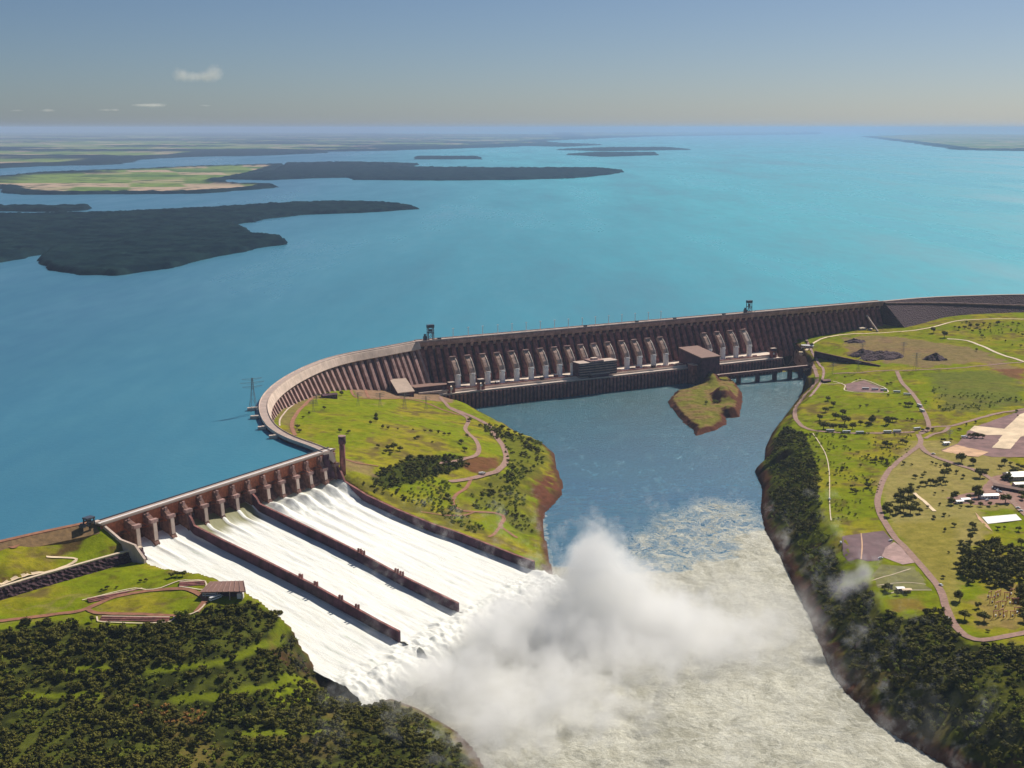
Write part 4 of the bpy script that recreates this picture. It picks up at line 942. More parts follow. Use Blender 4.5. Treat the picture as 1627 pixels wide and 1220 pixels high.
farland('far_coast', [(900, 221), (1060, 216), (1300, 213), (1300, 209.5), (880, 210.5)], (300, 1200), 30, .6, 500, 41, fine=500)

# ------------------------------------------------------------------ haze, mist, smoke, clouds
hz = MB().box((0, 80000, -8), (330000, 168000, 608)); hm = bpy.data.materials.new('haze_air'); hm.use_nodes = True
nt = hm.node_tree; nt.nodes.clear(); o_ = nt.nodes.new('ShaderNodeOutputMaterial'); pv = nt.nodes.new('ShaderNodeVolumePrincipled')
pv.inputs['Color'].default_value = (.54, .68, .96, 1); pv.inputs['Density'].default_value = 2.5e-5; pv.inputs['Anisotropy'].default_value = 0
nt.links.new(pv.outputs[0], o_.inputs['Volume'])
tag(hz.build('haze', hm), kind='stuff')
def PY(px, py, Y):
    y = py - 610; t = Y / (FOC * CP - y * SP); return Vector(((px - 813.5) * t, Y, CAMH - t * (FOC * SP + y * CP)))
def volume_blobs(name, blobs, dens, thr, nscale, namp, pad=1.9, col=(1, 1, 1), zmin=-3, aniso=0., det=5):
    xs = [b[0].x + s * b[1][0] * pad for b in blobs for s in (-1, 1)]; ys = [b[0].y + s * b[1][1] * pad for b in blobs for s in (-1, 1)]; zs = [b[0].z + s * b[1][2] * pad for b in blobs for s in (-1, 1)]
    m = MB().box(((min(xs) + max(xs)) / 2, (min(ys) + max(ys)) / 2, max(min(zs), zmin)), (max(xs) - min(xs), max(ys) - min(ys), max(zs) - max(min(zs), zmin)))
    mat = bpy.data.materials.new(name + '_volume'); mat.use_nodes = True; nt = mat.node_tree; nt.nodes.clear()
    out = nt.nodes.new('ShaderNodeOutputMaterial'); pv = nt.nodes.new('ShaderNodeVolumePrincipled'); pos = nt.nodes.new('ShaderNodeNewGeometry').outputs['Position']
    acc = None
    for c, r, wgt in blobs:
        a = N(nt, 'ShaderNodeVectorMath', operation='SUBTRACT'); nt.links.new(pos, a.inputs[0]); a.inputs[1].default_value = c
        b = N(nt, 'ShaderNodeVectorMath', operation='DIVIDE'); nt.links.new(a.outputs[0], b.inputs[0]); b.inputs[1].default_value = r
        d = N(nt, 'ShaderNodeVectorMath', operation='DOT_PRODUCT'); nt.links.new(b.outputs[0], d.inputs[0]); nt.links.new(b.outputs[0], d.inputs[1])
        e = N(nt, 'ShaderNodeMath', operation='MULTIPLY'); nt.links.new(d.outputs['Value'], e.inputs[0]); e.inputs[1].default_value = -1
        f = N(nt, 'ShaderNodeMath', operation='EXPONENT'); nt.links.new(e.outputs[0], f.inputs[0])
        g = N(nt, 'ShaderNodeMath', operation='MULTIPLY_ADD'); nt.links.new(f.outputs[0], g.inputs[0]); g.inputs[1].default_value = wgt
        if acc is None: g.inputs[2].default_value = 0
        else: nt.links.new(acc, g.inputs[2])
        acc = g.outputs[0]
    n = tex(nt, nscale, det, .7, vec=pos); nn = ramp(nt, n, .25, .75, -namp, namp)
    s = N(nt, 'ShaderNodeMath', operation='ADD'); nt.links.new(acc, s.inputs[0]); nt.links.new(nn, s.inputs[1])
    t = N(nt, 'ShaderNodeMath', operation='SUBTRACT'); nt.links.new(s.outputs[0], t.inputs[0]); t.inputs[1].default_value = thr
    k = N(nt, 'ShaderNodeMath', operation='MULTIPLY'); nt.links.new(t.outputs[0], k.inputs[0]); k.inputs[1].default_value = dens
    mx = N(nt, 'ShaderNodeMath', operation='MAXIMUM'); nt.links.new(k.outputs[0], mx.inputs[0]); mx.inputs[1].default_value = 0
    mn = N(nt, 'ShaderNodeMath', operation='MINIMUM'); nt.links.new(mx.outputs[0], mn.inputs[0]); mn.inputs[1].default_value = dens
    nt.links.new(mn.outputs[0], pv.inputs['Density']); pv.inputs['Color'].default_value = (*col, 1); pv.inputs['Anisotropy'].default_value = aniso
    nt.links.new(pv.outputs[0], out.inputs['Volume'])
    return m.build(name, mat)
mist = [(PY(946, 872, 1290), (22, 20, 22), 1.2), (PY(975, 905, 1290), (30, 26, 24), 1.), (PY(945, 885, 1290), (24, 24, 26), 1.), (PY(930, 925, 1290), (34, 30, 30), 1.), (PY(1000, 950, 1290), (46, 34, 34), 1.), (PY(885, 945, 1280), (38, 30, 30), 1.), (PY(1070, 985, 1280), (66, 46, 28), 1.), (PY(820, 985, 1250), (46, 36, 34), 1.),
        (PY(765, 1015, 1210), (36, 34, 26), .8), (PY(900, 1020, 1230), (80, 46, 32), 1.), (PY(1040, 1040, 1220), (100, 60, 26), 1.), (PY(1170, 1010, 1270), (80, 70, 14), .9), (PY(700, 1070, 1140), (48, 44, 20), .7), (PY(850, 1090, 1130), (100, 70, 24), 1.), (PY(640, 1080, 1140), (34, 30, 14), .7), (PY(780, 1170, 1030), (80, 70, 16), .9), (PY(950, 1140, 1080), (80, 60, 12), .7)]
tag(volume_blobs('mist', mist, .06, .44, .030, .95, 1.75, (.995, .993, .985), det=7), kind='stuff')
thin = [(PY(1120, 1010, 1260), (130, 110, 16), 1.), (PY(900, 1130, 1120), (140, 110, 16), 1.), (PY(700, 1110, 1110), (80, 70, 22), 1.), (PY(1250, 960, 1330), (60, 80, 9), .7), (PY(1020, 930, 1330), (70, 40, 22), .8)]
tag(volume_blobs('mist', thin, .014, .15, .016, .35, 1.9, (.998, .998, .998), det=4), kind='stuff')
q = G(1378, 945)
smoke = [(q + Vector((0, 0, 14)), (5, 6, 9), .9), (q + Vector((-4, -6, 30)), (9, 10, 9), 1), (q + Vector((-18, -10, 22)), (16, 14, 10), .8), (q + Vector((-34, -20, 14)), (20, 18, 12), .7), (q + Vector((-10, 0, 42)), (7, 8, 12), .5)]
tag(volume_blobs('smoke', smoke, .06, .36, .07, .45, 1.8, (.95, .93, 1)), kind='stuff')
def cloud(px, py, w, h, Y, lab, parts):
    c = PY(px, py, Y); k = Y / FOC
    bl = [(Vector((c.x + dx * k, c.y, c.z + dz * k)), (a * k, a * k * .8, b * k), g) for dx, dz, a, b, g in parts]
    o = volume_blobs('cloud', bl, .0035, .30, 1 / (k * 9), .30, 1.8, (1, .99, .97), zmin=700, det=3); tag(o, lab, 'cloud')
cloud(315, 118, 80, 25, 30000, 'bright white puffy cloud with two humps, the largest in the sky', [(-27, -1, 13, 11, 1), (-8, -4, 12, 7, .9), (10, -4, 13, 7, .9), (25, 2, 14, 12, 1)])
cloud(240, 167, 60, 6, 40000, 'thin flat white cloud streak below the two humped cloud', [(-15, 0, 16, 2.2, .8), (8, 0, 18, 3, .9)])
cloud(172, 174.5, 40, 5, 40000, 'faint flat cloud just left of the longest low streak', [(-6, 0, 12, 1.8, .7), (12, 0, 9, 2, .7)])
cloud(76, 175, 20, 5, 40000, 'tiny bright low cloud near the left edge of the sky', [(0, 0, 10, 2.4, .9)])
cloud(26, 175.5, 20, 4, 40000, 'leftmost faint low cloud at the edge of the sky', [(0, 0, 9, 1.8, .7)])
cloud(326, 167.5, 24, 4, 40000, 'small faint low cloud to the right of the longest streak', [(0, 0, 12, 1.8, .65)])

# ------------------------------------------------------------------ roads and cleared ground
def road(name, pts, w, mat, dz=.55, kind='structure', world=False, step=5, edge=None):
    wp = pts if world else GP(pts)
    c = catmull([Vector((p.x, p.y, 0)) for p in wp], step); c = [p for i, p in enumerate(c) if i == 0 or (p - c[i - 1]).length > .01]
    pa = with_normals(c, 1); m = MB(); vs = []; n = 5
    for p, nv in pa:
        row = [(p.x + nv.x * w * (k / (n - 1) - .5), p.y + nv.y * w * (k / (n - 1) - .5)) for k in range(n)]
        zm_ = [zat(*q) for q in row]; zc = sum(zm_) / n
        vs += [(q[0], q[1], max(z, .3 * z + .7 * zc) + dz) for q, z in zip(row, zm_)]
    m.add(vs, [(i * n + j, i * n + j + 1, (i + 1) * n + j + 1, (i + 1) * n + j) for i in range(len(pa) - 1) for j in range(n - 1)])
    o = m.build(name, mat, None, True); tag(o, kind=kind)
    return o
def patch(name, pts, mat, dz=.3, cell=5., world=False, kind='structure'):
    wp = pts if world else GP(pts); V = [Vector((p.x, p.y)) for p in wp]
    n = len(V); xs = np.arange(min(v.x for v in V), max(v.x for v in V), cell); ys = np.arange(min(v.y for v in V), max(v.y for v in V), cell)
    xx, yy = np.meshgrid(xs, ys); poly = [(v.x, v.y) for v in V]; k = inpoly(xx, yy, poly) & (dline(xx, yy, poly, True) > cell * .3)
    pts_ = V + [Vector((a, b)) for a, b in zip(xx[k], yy[k])]
    vo, _, fo, *_r = delaunay_2d_cdt(pts_, [], [list(range(n))], 1, 1e-4)
    m = MB().add([(v.x, v.y, zat(v.x, v.y) + dz) for v in vo], fo)
    bm = bmesh.new(); vs = [bm.verts.new(v) for v in m.v]
    for f in m.f:
        try: bm.faces.new([vs[i] for i in f])
        except ValueError: pass
    for f in bm.faces:
        f.normal_update()
        if f.normal.z < 0: f.normal_flip()
    me = bpy.data.meshes.new(name); bm.to_mesh(me); bm.free(); o = link_mesh(name, me, None, mat, True); return tag(o, kind=kind)
# right bank
road('road', [(1240, 562), (1262, 570), (1288, 583), (1298, 597), (1293, 612), (1279, 628), (1266, 645), (1263, 660), (1271, 674), (1285, 682), (1310, 686), (1360, 688.5), (1410, 688), (1453, 686)], 7.5, M['road'])
road('road', [(1425, 590), (1434, 609), (1453, 630), (1468, 655), (1475, 672), (1474, 684), (1462, 690)], 7.5, M['road'])
road('road', [(1462, 688), (1480, 679), (1511, 677), (1530, 672), (1557, 664), (1590, 656), (1627, 650), (1700, 640)], 7.5, M['road'])
road('road', [(1459, 690), (1463, 700), (1459, 709), (1443, 721), (1425, 735), (1412, 748), (1402, 766), (1395, 790), (1395, 804), (1402, 824), (1420, 852), (1436, 868), (1451, 885), (1476, 914), (1494, 938), (1503, 965), (1518, 995), (1540, 1013), (1573, 1016), (1627, 1006), (1700, 995)], 8, M['road'])
road('road', [(1461, 706), (1470, 717), (1482, 724), (1511, 735), (1548, 747), (1573, 760), (1590, 774), (1606, 793), (1632, 820), (1680, 860)], 8, M['road'])
road('road', [(1470, 697), (1483, 690), (1500, 686), (1508, 679)], 7, M['road'])
road('road', z4([(640, 500), (740, 497), (860, 487), (960, 483), (1100, 480), (1300, 470), (1500, 450), (1627, 440)]), 6, M['road'])
road('road', z4([(1230, 320), (1350, 335), (1480, 390), (1600, 430), (1700, 460)]), 7, M['kerb'])
road('road', z4([(500, 380), (560, 330), (680, 300), (860, 290), (1100, 270), (1300, 225), (1627, 218)]), 6, M['sand'])
road('road', z4([(480, 290), (560, 440), (590, 480), (580, 540), (520, 620)]), 5, M['concrete'])
road('footpath', z4([(535, 808), (570, 860), (607, 935), (620, 1010), (622, 1150), (625, 1220), (630, 1260)]), 1.3, M['kerb'])
road('footpath', z5([(785, 480), (790, 545), (785, 615)]), 1.4, M['sandred'])
road('footpath', z5([(1150, 775), (1000, 778), (940, 790)]), 1.2, M['kerb'])
road('footpath', zm(1377, 640, .1541, [(490, 930), (560, 990), (640, 1060), (700, 1120)]), 5, M['sand'])
patch('gravel_lot', zm(1377, 640, .1541, [(1040, 290), (1150, 235), (1560, 90), (1700, 40), (1700, 560), (1300, 560), (1000, 500), (760, 490), (940, 420)]), M['lot'], .3)
patch('cleared_ground', zm(1377, 640, .1541, [(1060, 285), (1110, 238), (1420, 270), (1580, 120), (1700, 80), (1700, 330), (1590, 350), (1480, 480), (1290, 465), (1400, 335), (1240, 335)]), M['sand'], .55)
patch('cleared_ground', zm(1377, 640, .1541, [(770, 500), (920, 435), (1260, 510), (1150, 560), (1000, 545)]), M['sandred'], .6)
patch('gravel_lot', z5([(688, 495), (780, 482), (900, 467), (950, 520), (905, 570), (880, 620), (820, 625), (718, 625), (690, 590)]), simple('dark_ash_gravel', (.17, .10, .105), .95, .2, .07), .35)
patch('gravel_lot', z5([(955, 525), (1010, 560), (1062, 632), (1000, 642), (945, 622), (890, 600), (910, 555)]), simple('pale_pink_gravel', (.42, .27, .24), .95, .2, .07), .45)
patch('grass_field', z5([(890, 640), (1000, 650), (1060, 650), (1150, 770), (960, 775), (870, 760), (840, 700)]), simple('olive_pitch_grass', (.17, .16, .035), .95, .25, .08), .3)
road('pitch_line', z5([(840, 725), (960, 690), (1040, 665)]), 1.2, M['kerb'], .6); road('pitch_line', z5([(870, 750), (1020, 735), (1120, 745)]), 1.0, M['kerb'], .6)
patch('sports_court', zm(1377, 640, .1541, [(1190, 1180), (1540, 1150), (1600, 1210), (1250, 1250)]), M['white'], .5)
patch('parking_area', z4([(700, 555), (800, 535), (905, 578), (900, 598), (800, 596), (712, 588)]), M['lot'], .4)
for pts in (z4([(640, 540), (700, 560), (712, 590), (900, 600), (912, 578), (800, 533), (735, 548)]), z4([(575, 550), (640, 555), (690, 550)])): road('kerb', pts, 2.2, M['kerb'], .7)
patch('paved_yard', zm(1377, 640, .1541, [(1200, 860), (1300, 760), (1400, 740), (1500, 860), (1700, 1020), (1700, 1180), (1500, 1040), (1250, 1060), (900, 1040), (820, 980), (1050, 930), (1180, 920)]), simple('red_brown_yard', (.30, .16, .12), .95, .2, .1), .35)
patch('orange_scar', zm(1377, 640, .1541, [(1120, 1130), (1250, 1260), (1300, 1330), (1240, 1290), (1150, 1200)]), M['sandred'], .4)
# peninsula
road('road', z2([(1040, 490), (1080, 540), (1150, 580), (1185, 610), (1170, 660), (1220, 710), (1240, 765), (1210, 800), (1140, 820), (1030, 835)]), 7, M['road'])
road('road', z2([(1090, 545), (1200, 590), (1290, 640), (1330, 700), (1370, 760), (1380, 820), (1340, 870), (1270, 895), (1190, 915), (1090, 930)]), 9, M['road'])
road('road', z2([(1200, 910), (1175, 960), (1120, 1000), (1105, 1040), (1140, 1075), (1220, 1085), (1340, 1095), (1370, 1120), (1350, 1160), (1400, 1195), (1440, 1220)]), 5, M['road_red'])
road('road', z2([(1350, 1160), (1320, 1200), (1290, 1215)]), 4, M['road_red']); road('road', z2([(1220, 1085), (1150, 1105), (1040, 1100), (940, 1085)]), 3, M['road_red'])
road('road', z2([(440, 445), (350, 520), (290, 590), (272, 640), (290, 690)]), 6, M['road_red'])
road('road', z2([(575, 445), (600, 490), (680, 500), (860, 500), (960, 520), (1060, 560), (1140, 585)]), 5, M['road_red'])
road('road', z2([(645, 440), (670, 495)]), 5, M['road_red']); road('road', z2([(525, 805), (600, 830), (720, 850)]), 4, M['road_red'])
road('kerb', z2([(210, 640), (215, 600), (270, 540), (350, 480), (440, 440)]), 2.5, M['concrete_light'])
# left bank
road('road', z1([(-400, 1100), (-60, 1065), (60, 1050), (130, 1030), (200, 1000), (260, 975), (430, 942), (600, 930), (690, 950), (735, 985), (720, 1015), (690, 1050)]), 6, M['road_red'])
road('road', z1([(130, 1035), (170, 1055), (300, 1060), (560, 1068), (640, 1060)]), 5, M['road_red'])
road('kerb', z1([(100, 990), (200, 965), (370, 928), (430, 936), (510, 925), (600, 890), (660, 888), (735, 892), (725, 935), (600, 920)]), 1.6, M['kerb'], .8)
road('kerb', z1([(175, 1075), (180, 1098), (300, 1106), (420, 1110), (555, 1100), (575, 1075)]), 1.6, M['kerb'], .8)
road('kerb', z1([(735, 1010), (700, 1045), (650, 1065)]), 1.6, M['kerb'], .8)
road('road', zm(0, 850, .3688, [(-100, 80), (60, 55), (200, 20), (330, -5), (460, -40)]), 4, M['road_red'])
road('road', zm(0, 850, .3688, [(200, 95), (330, 105), (240, 150), (120, 170), (0, 215)]), 3, M['sand'])
# stepped seating banks round the oval
def bleacher(a, b, lab):
    A_, B_ = G(*a), G(*b); d = B_ - A_; L = d.length; rz = math.atan2(d.y, d.x); c = (A_ + B_) / 2
    e = empty('seating_bank', (c.x, c.y, min(A_.z, B_.z)), rz, lab, 'bleachers', 'stepped seating banks round the oval lawn')
    tl = math.atan2(B_.z - A_.z, L)
    for k in range(3): MB().box((0, (k - 1) * 2.4, -1), (L, 2.3, 1.8 + k * .7)).build('step', M['concrete_red'], e)
    MB().box((0, 4.0, -1), (L, 1.2, 3.4)).build('rear_kerb', M['kerb'], e)
bleacher((140, 956), (228, 936), 'long stepped brown seating bank on the upper side of the oval lawn')
bleacher((160, 984), (268, 986), 'stepped brown seating bank on the lower side of the oval lawn')
bleacher((285, 930), (325, 927), 'short stepped seating bank beside the roofed viewing stand')

# ------------------------------------------------------------------ buildings and street things
def house(px, py, L, Wd, h, rz, roofm, lab, wallm='concrete_light', cat='building', name='building', pitch=True, z=None):
    q = G(px, py); e = empty(name, (q.x, q.y, q.z), rz, lab, cat)
    MB().box((0, 0, -3), (L, Wd, h + 3)).build('wall', M[wallm], e)
    r = MB(); r.add([(-L / 2 - 1, -Wd / 2 - 1, h), (L / 2 + 1, -Wd / 2 - 1, h), (L / 2 + 1, Wd / 2 + 1, h), (-L / 2 - 1, Wd / 2 + 1, h), (-L / 2 - 1, 0, h + (Wd * .18 if pitch else .8)), (L / 2 + 1, 0, h + (Wd * .18 if pitch else .8))],
          [(0, 1, 5, 4), (3, 4, 5, 2), (0, 4, 3), (1, 2, 5), (0, 3, 2, 1)]); r.build('roof', M[roofm], e)
    k = max(2, int(L / 4))
    for i in range(min(k, 10)):
        for s in (-1, 1):
            MB().box((-L / 2 + L * (i + .5) / k, s * (Wd / 2 + .03), h * .4), (1.6, .12, 1.3)).build('window', M['glass'], e)
    MB().box((L * .1, -Wd / 2 - .04, 0), (1.4, .14, 2.3)).build('door', M['dark'], e)
    return e
house(1617, 760, 34, 22, 6, .15, 'whiter', 'large white roofed building at the right edge among dark trees')
house(1618, 772, 14, 9, 4, .15, 'whiter', 'small white roofed shed just below the large white roofed building')
house(1607, 779, 46, 10, 4, -.75, 'roof_brown', 'long low building with a dark purple roof running down to the right', 'wall')
house(1571, 791, 24, 9, 4.5, .1, 'whiter', 'white building with a flat pale front on the brown yard', 'white')
house(1533, 796, 11, 6, 3.4, .2, 'whiter', 'small white shed under the round trees left of the yard', 'white')
house(1524, 799, 9, 5, 3.2, .15, 'whiter', 'smaller white hut beside the round tree, leftmost of the yard huts', 'white')
house(1503, 706, 9, 6, 3.5, .2, 'whiter', 'small white hut west of the orange cleared ground', 'white')
house(1430, 938, 7, 5, 3.2, .1, 'whiter', 'tiny white roofed hut at the foot of the olive pitch')
house(1440, 940, 9, 4, 2.8, .1, 'sand', 'low cream roofed shelter right of the tiny hut by the olive pitch')
house(1312, 607, 16, 12, 4, .3, 'lot', 'low round backed visitor kiosk left of the bus parking', 'wall')
house(1370, 523.5, 16, 10, 4, .2, 'kerb', 'pale hut at the foot of the dam where the slanting stair lands')
house(1382, 524.5, 9, 7, 3.5, .2, 'kerb', 'smaller pale hut right of the hut at the foot of the dam')
house(1283, 552, 26, 10, 5, -.4, 'whiter', 'white roofed workshop between dark trees at the right end of the powerhouse')
house(1275, 562, 14, 9, 4, -.4, 'sand', 'tan roofed store in front of the white roofed workshop')
house(1236, 541.5, 34, 10, 5, .25, 'whiter', 'long pale roofed platform building where the deck meets the right bank', 'wall')
house(523, 632, 26, 12, 6, .5, 'wall', 'dark flat building on the meadow under the curved dam', 'wall')
# roofed viewing stand
q = G(361, 945); e = empty('viewing_stand', (q.x, q.y, q.z), .05, 'open viewing stand with a wide slatted brown roof above the left chute', 'grandstand')
MB().add([(-24, -9, 6.0), (20, -11, 6.6), (14, 14, 8.4), (-18, 15, 7.8), (-24, -9, 6.8), (20, -11, 7.4), (14, 14, 9.2), (-18, 15, 8.6)], [(3, 2, 1, 0), (4, 5, 6, 7), (0, 1, 5, 4), (1, 2, 6, 5), (2, 3, 7, 6), (3, 0, 4, 7)]).build('roof', M['roof_brown'], e)
for k in range(9): t = k / 8; MB().bar((-24 + 44 * t, -9.2 - 2 * t, 7.1 + .6 * t), (-18 + 32 * t, 14.8 - t, 8.9 + .6 * t), .5).build('roof_slat', M['concrete'], e)
for x, y in ((-20, -7), (-8, -8), (4, -9), (16, -9), (-15, 12), (0, 12), (11, 12)): MB().cyl((x, y, -2), (x, y, 6.4), .5).build('column', M['concrete_light'], e)
MB().box((0, 3, -2), (30, 12, 5)).build('back_room', M['wall'], e); MB().box((14, -6, -1), (6, 5, 5)).build('booth', M['white'], e)
# rock faced retaining wall on the left bank
wl_ = [P(-60, 950, 98), P(0, 933, 98), P(60, 915, 98), P(110, 901, 98), P(160, 887, 98), P(215, 872, 98), P(226, 868, 98)]
wl_ = catmull([Vector((p.x, p.y, 0)) for p in wl_], 3); pa = with_normals(wl_, 1); e = empty('rock_retaining_wall', wl_[len(wl_) // 2], 0, 'dark rough rock faced retaining wall with a pale coping above the left lawn', 'retaining wall')
vs = []; rows = 9
for i, (p, nv) in enumerate(pa):
    for j in range(rows):
        z = 97.6 - j * 1.7; n = j * .75 + 1.8 * (mnoise.noise(Vector((i * .9, j * 1.3, 2))) + .6 * mnoise.noise(Vector((i * 2.1, j * 2.7, 5)))) * (j > 0)
        vs.append((p.x + nv.x * n, p.y + nv.y * n, z))
local(MB().add(vs, [(i * rows + j, i * rows + j + 1, (i + 1) * rows + j + 1, (i + 1) * rows + j) for i in range(len(pa) - 1) for j in range(rows - 1)]).build('rock_face', M['rock'], e), e)
local(MB().prism([(-3.4, 96.8), (-3.4, 98.3), (.3, 98.3), (.3, 96.8)], pa).build('coping', M['kerb'], e), e)
# dark retaining wall beyond the right end of the powerhouse
aw, bw = G(1293, 569), G(1397, 582.5); e = empty('dark_retaining_wall', aw, 0, 'long dark retaining wall tapering to the right below the gravel ground', 'retaining wall')
d = bw - aw; d.z = 0; d.normalize(); nn = Vector((-d.y, d.x, 0))
vs = [aw - Vector((0, 0, 6)), bw - Vector((0, 0, 6)), bw + Vector((0, 0, 2)), aw + Vector((0, 0, 15))]; vs += [v + nn * 5 for v in vs]
local(MB().add(vs, [(0, 1, 2, 3), (7, 6, 5, 4), (0, 4, 5, 1), (1, 5, 6, 2), (2, 6, 7, 3), (3, 7, 4, 0)]).build('wall_face', M['rock'], e), e)
q = [aw + Vector((0, 0, 15)), bw + Vector((0, 0, 2))]; local(MB().bar(q[0] + nn * 2, q[1] + nn * 2, 2.0).build('coping', M['concrete_red'], e), e)
# slanting stair on the dam face
ds_ = s_at(1385, 0, 90, 15); e = empty('dam_stair', Dm(ds_, 10, 62), 0, 'pale slanting stair running down the dam face near the rockfill end', 'stair')
a_, b_ = PY(1377, 501, Dm(ds_, 12, 0).y), G(1395, 527)
local(MB().bar(a_, b_, 3.2).build('flight', M['concrete_light'], e), e); local(MB().bar(a_ + Vector((0, -1.8, 1.6)), b_ + Vector((0, -1.8, 1.6)), .5).build('handrail', M['concrete_light'], e), e)
# rubble piles
def pile(px, py, w, h, lab):
    q = G(px, py); n = 22; vs = []; 
    for i in range(n + 1):
        for j in range(n + 1):
            x = (i / n - .5) * 2; y = (j / n - .5) * 2; r = math.hypot(x, y)
            nz = mnoise.noise(Vector((x * 2.3, y * 2.3, px))); z = max(0, 1 - r * (1 + .35 * nz)) ** .8 * h * (1 + .35 * mnoise.noise(Vector((x * 4, y * 4, py)))) - 1
            vs.append((q.x + x * w * .55, q.y + y * w * .45, zat(q.x + x * w * .55, q.y + y * w * .45) + z))
    o = MB().add(vs, [(i * (n + 1) + j, (i + 1) * (n + 1) + j, (i + 1) * (n + 1) + j + 1, i * (n + 1) + j + 1) for i in range(n) for j in range(n)]).build('rubble_pile', M['rock'])
    tag(o, lab, 'rubble pile', 'dark rubble piles on the far right ground')
pile(1358, 543, 42, 9, 'small dark rubble pile nearest the dam foot'); pile(1372, 563, 60, 13, 'left part of the largest dark rubble mound'); pile(1400, 567, 90, 15, 'largest dark rubble mound in the middle of the gravel ground'); pile(1485, 571, 46, 15, 'pointed dark rubble pile farthest right')
# vehicles
bus_d = {}
def vehicle(px, py, ang, kind, lab, grp='vehicles on the right bank', off=0.):
    q = G(px, py, .62); L, Wd, h = {'bus': (13, 3.2, 3.6), 'car': (5.4, 2.4, 1.8), 'truck': (10, 3, 3.4)}[kind]
    e = empty({'bus': 'parked_bus', 'car': 'parked_car', 'truck': 'parked_truck'}[kind], q, ang, lab, kind, grp)
    if kind not in bus_d:
        if kind == 'car': b = MB().box((0, 0, .35), (L, Wd, .8)).box((-.2, 0, 1.16), (L * .58, Wd * .92, .75), top=.8)
        elif kind == 'bus': b = MB().box((0, 0, .5), (L, Wd, h - .5), top=.985)
        else: b = MB().box((-1.6, 0, .9), (L * .68, Wd, h - .9)).box((L * .36, 0, .6), (L * .24, Wd * .95, h - 1.2), top=.9)
        b = b.build('body', M['carw'], e)
        g = MB().box((0 if kind != 'truck' else L * .40, 0, h * .52), (L * (.94 if kind == 'bus' else .5 if kind == 'car' else .17), Wd * 1.02, h * .24)).build('window', M['glass'], e)
        w = []
        for sx in (-.33, .33):
            for sy in (-1, 1): w.append(MB().cyl((sx * L, sy * (Wd / 2 - .25), .5), (sx * L, sy * (Wd / 2 + .04), .5), .5, n=10).build('wheel', M['rubber'], e).data)
        bus_d[kind] = (b.data, g.data, w)
    else:
        b, g, w = bus_d[kind]; link_mesh('body', b, e); link_mesh('window', g, e)
        for k in w: link_mesh('wheel', k, e)
    return e
for px, py, a, k, lab in [(1319, 686, 0, 'bus', 'white bus on the cross road nearest the river bend'), (1345, 688, 0, 'bus', 'second white bus from the river bend on the cross road'), (1366, 689, .02, 'bus', 'white bus midway along the cross road below the dark trees'),
        (1410, 688, 0, 'bus', 'short white bus before the junction on the cross road'), (1425, 687, .05, 'bus', 'long white bus second from the road junction'), (1457, 683, .4, 'bus', 'large white bus turning at the road junction'),
        (1461, 646, -1.3, 'bus', 'upper of two white vans going down the bending road'), (1465, 654, -1.3, 'bus', 'lower of two white vans going down the bending road'), (1425, 624, -.2, 'bus', 'white bus at the exit of the bus parking'), (1441, 628, -.3, 'bus', 'white bus where the parking exit joins the road'),
        (1375, 619, -.1, 'bus', 'leftmost white bus in the visitor parking'), (1390, 620, -.1, 'bus', 'middle white bus in the visitor parking'), (1404, 621, -.1, 'bus', 'rightmost white bus in the visitor parking'),
        (1532, 696, -.1, 'truck', 'white truck left of the tree clump on the purple lot'), (1336, 863, 1.4, 'car', 'white car at the left corner of the ash coloured lot'), (1318, 794, 1.5, 'car', 'white car on the narrow path through the meadow'),
        (1415, 860, .5, 'car', 'white car where the ash lot meets the road'), (1399, 888, .2, 'car', 'white car on the lower edge of the ash coloured lot'), (1495, 931, -1.2, 'car', 'white car on the road beside the olive pitch'), (1483, 722, -.5, 'car', 'white car on the side road below the orange ground'),
        (1505, 983, -1.1, 'car', 'white car on the red road near the lower forest')]:
    vehicle(px, py, a, k, lab)
for k, (zx, zy) in enumerate([(1110, 1000), (1240, 1010), (1300, 880), (1325, 890), (1345, 915), (1350, 900), (1370, 885), (1375, 925), (1560, 1090), (1590, 1120)]):
    vehicle(1377 + zx * .1541, 640 + zy * .1541, .2 + .3 * k, 'car', 'small car on the red brown yard by the white huts, ' + ORD[k] + ' from upper left', 'cars on the yard')
vehicle(766, 754, .3, 'truck', 'white truck on the peninsula road at the hairpin', 'vehicles on the peninsula')
vehicle(333, 948, -.1, 'bus', 'white bus with dark windows parked below the viewing stand', 'buses at the viewing stand'); vehicle(342, 953, .9, 'bus', 'white bus parked slantwise beside the oval lawn', 'buses at the viewing stand'); vehicle(350, 949, .9, 'car', 'white car parked in front of the viewing stand', 'buses at the viewing stand')
# pylons on land
for px, py, h, lab in [(569, 645, 24, 'small lattice pylon on the meadow, leftmost of its row'), (604, 647, 26, 'small lattice pylon on the meadow, second of its row'), (643, 650, 30, 'lattice pylon on the meadow before the beige hall'), (677, 652, 26, 'lattice pylon at the road bend right of the beige hall'),
        (503, 645, 20, 'small pylon beside the dark flat building under the curved dam'), (498, 655, 20, 'lowest small pylon under the curved dam'), (1455, 588, 36, 'tall lattice pylon right of centre on the far gravel ground'), (1435, 565, 30, 'lattice pylon behind the tallest one on the far ground'),
        (1370, 564, 26, 'lattice pylon among the dark rubble mounds'), (1363, 592, 28, 'lattice pylon above the visitor parking'), (1323, 596, 26, 'lattice pylon by the coast road near the powerhouse'), (1508, 705, 22, 'slender pylon beside the small white hut at the junction')]:
    pylon(G(px, py), h, .5, lab)
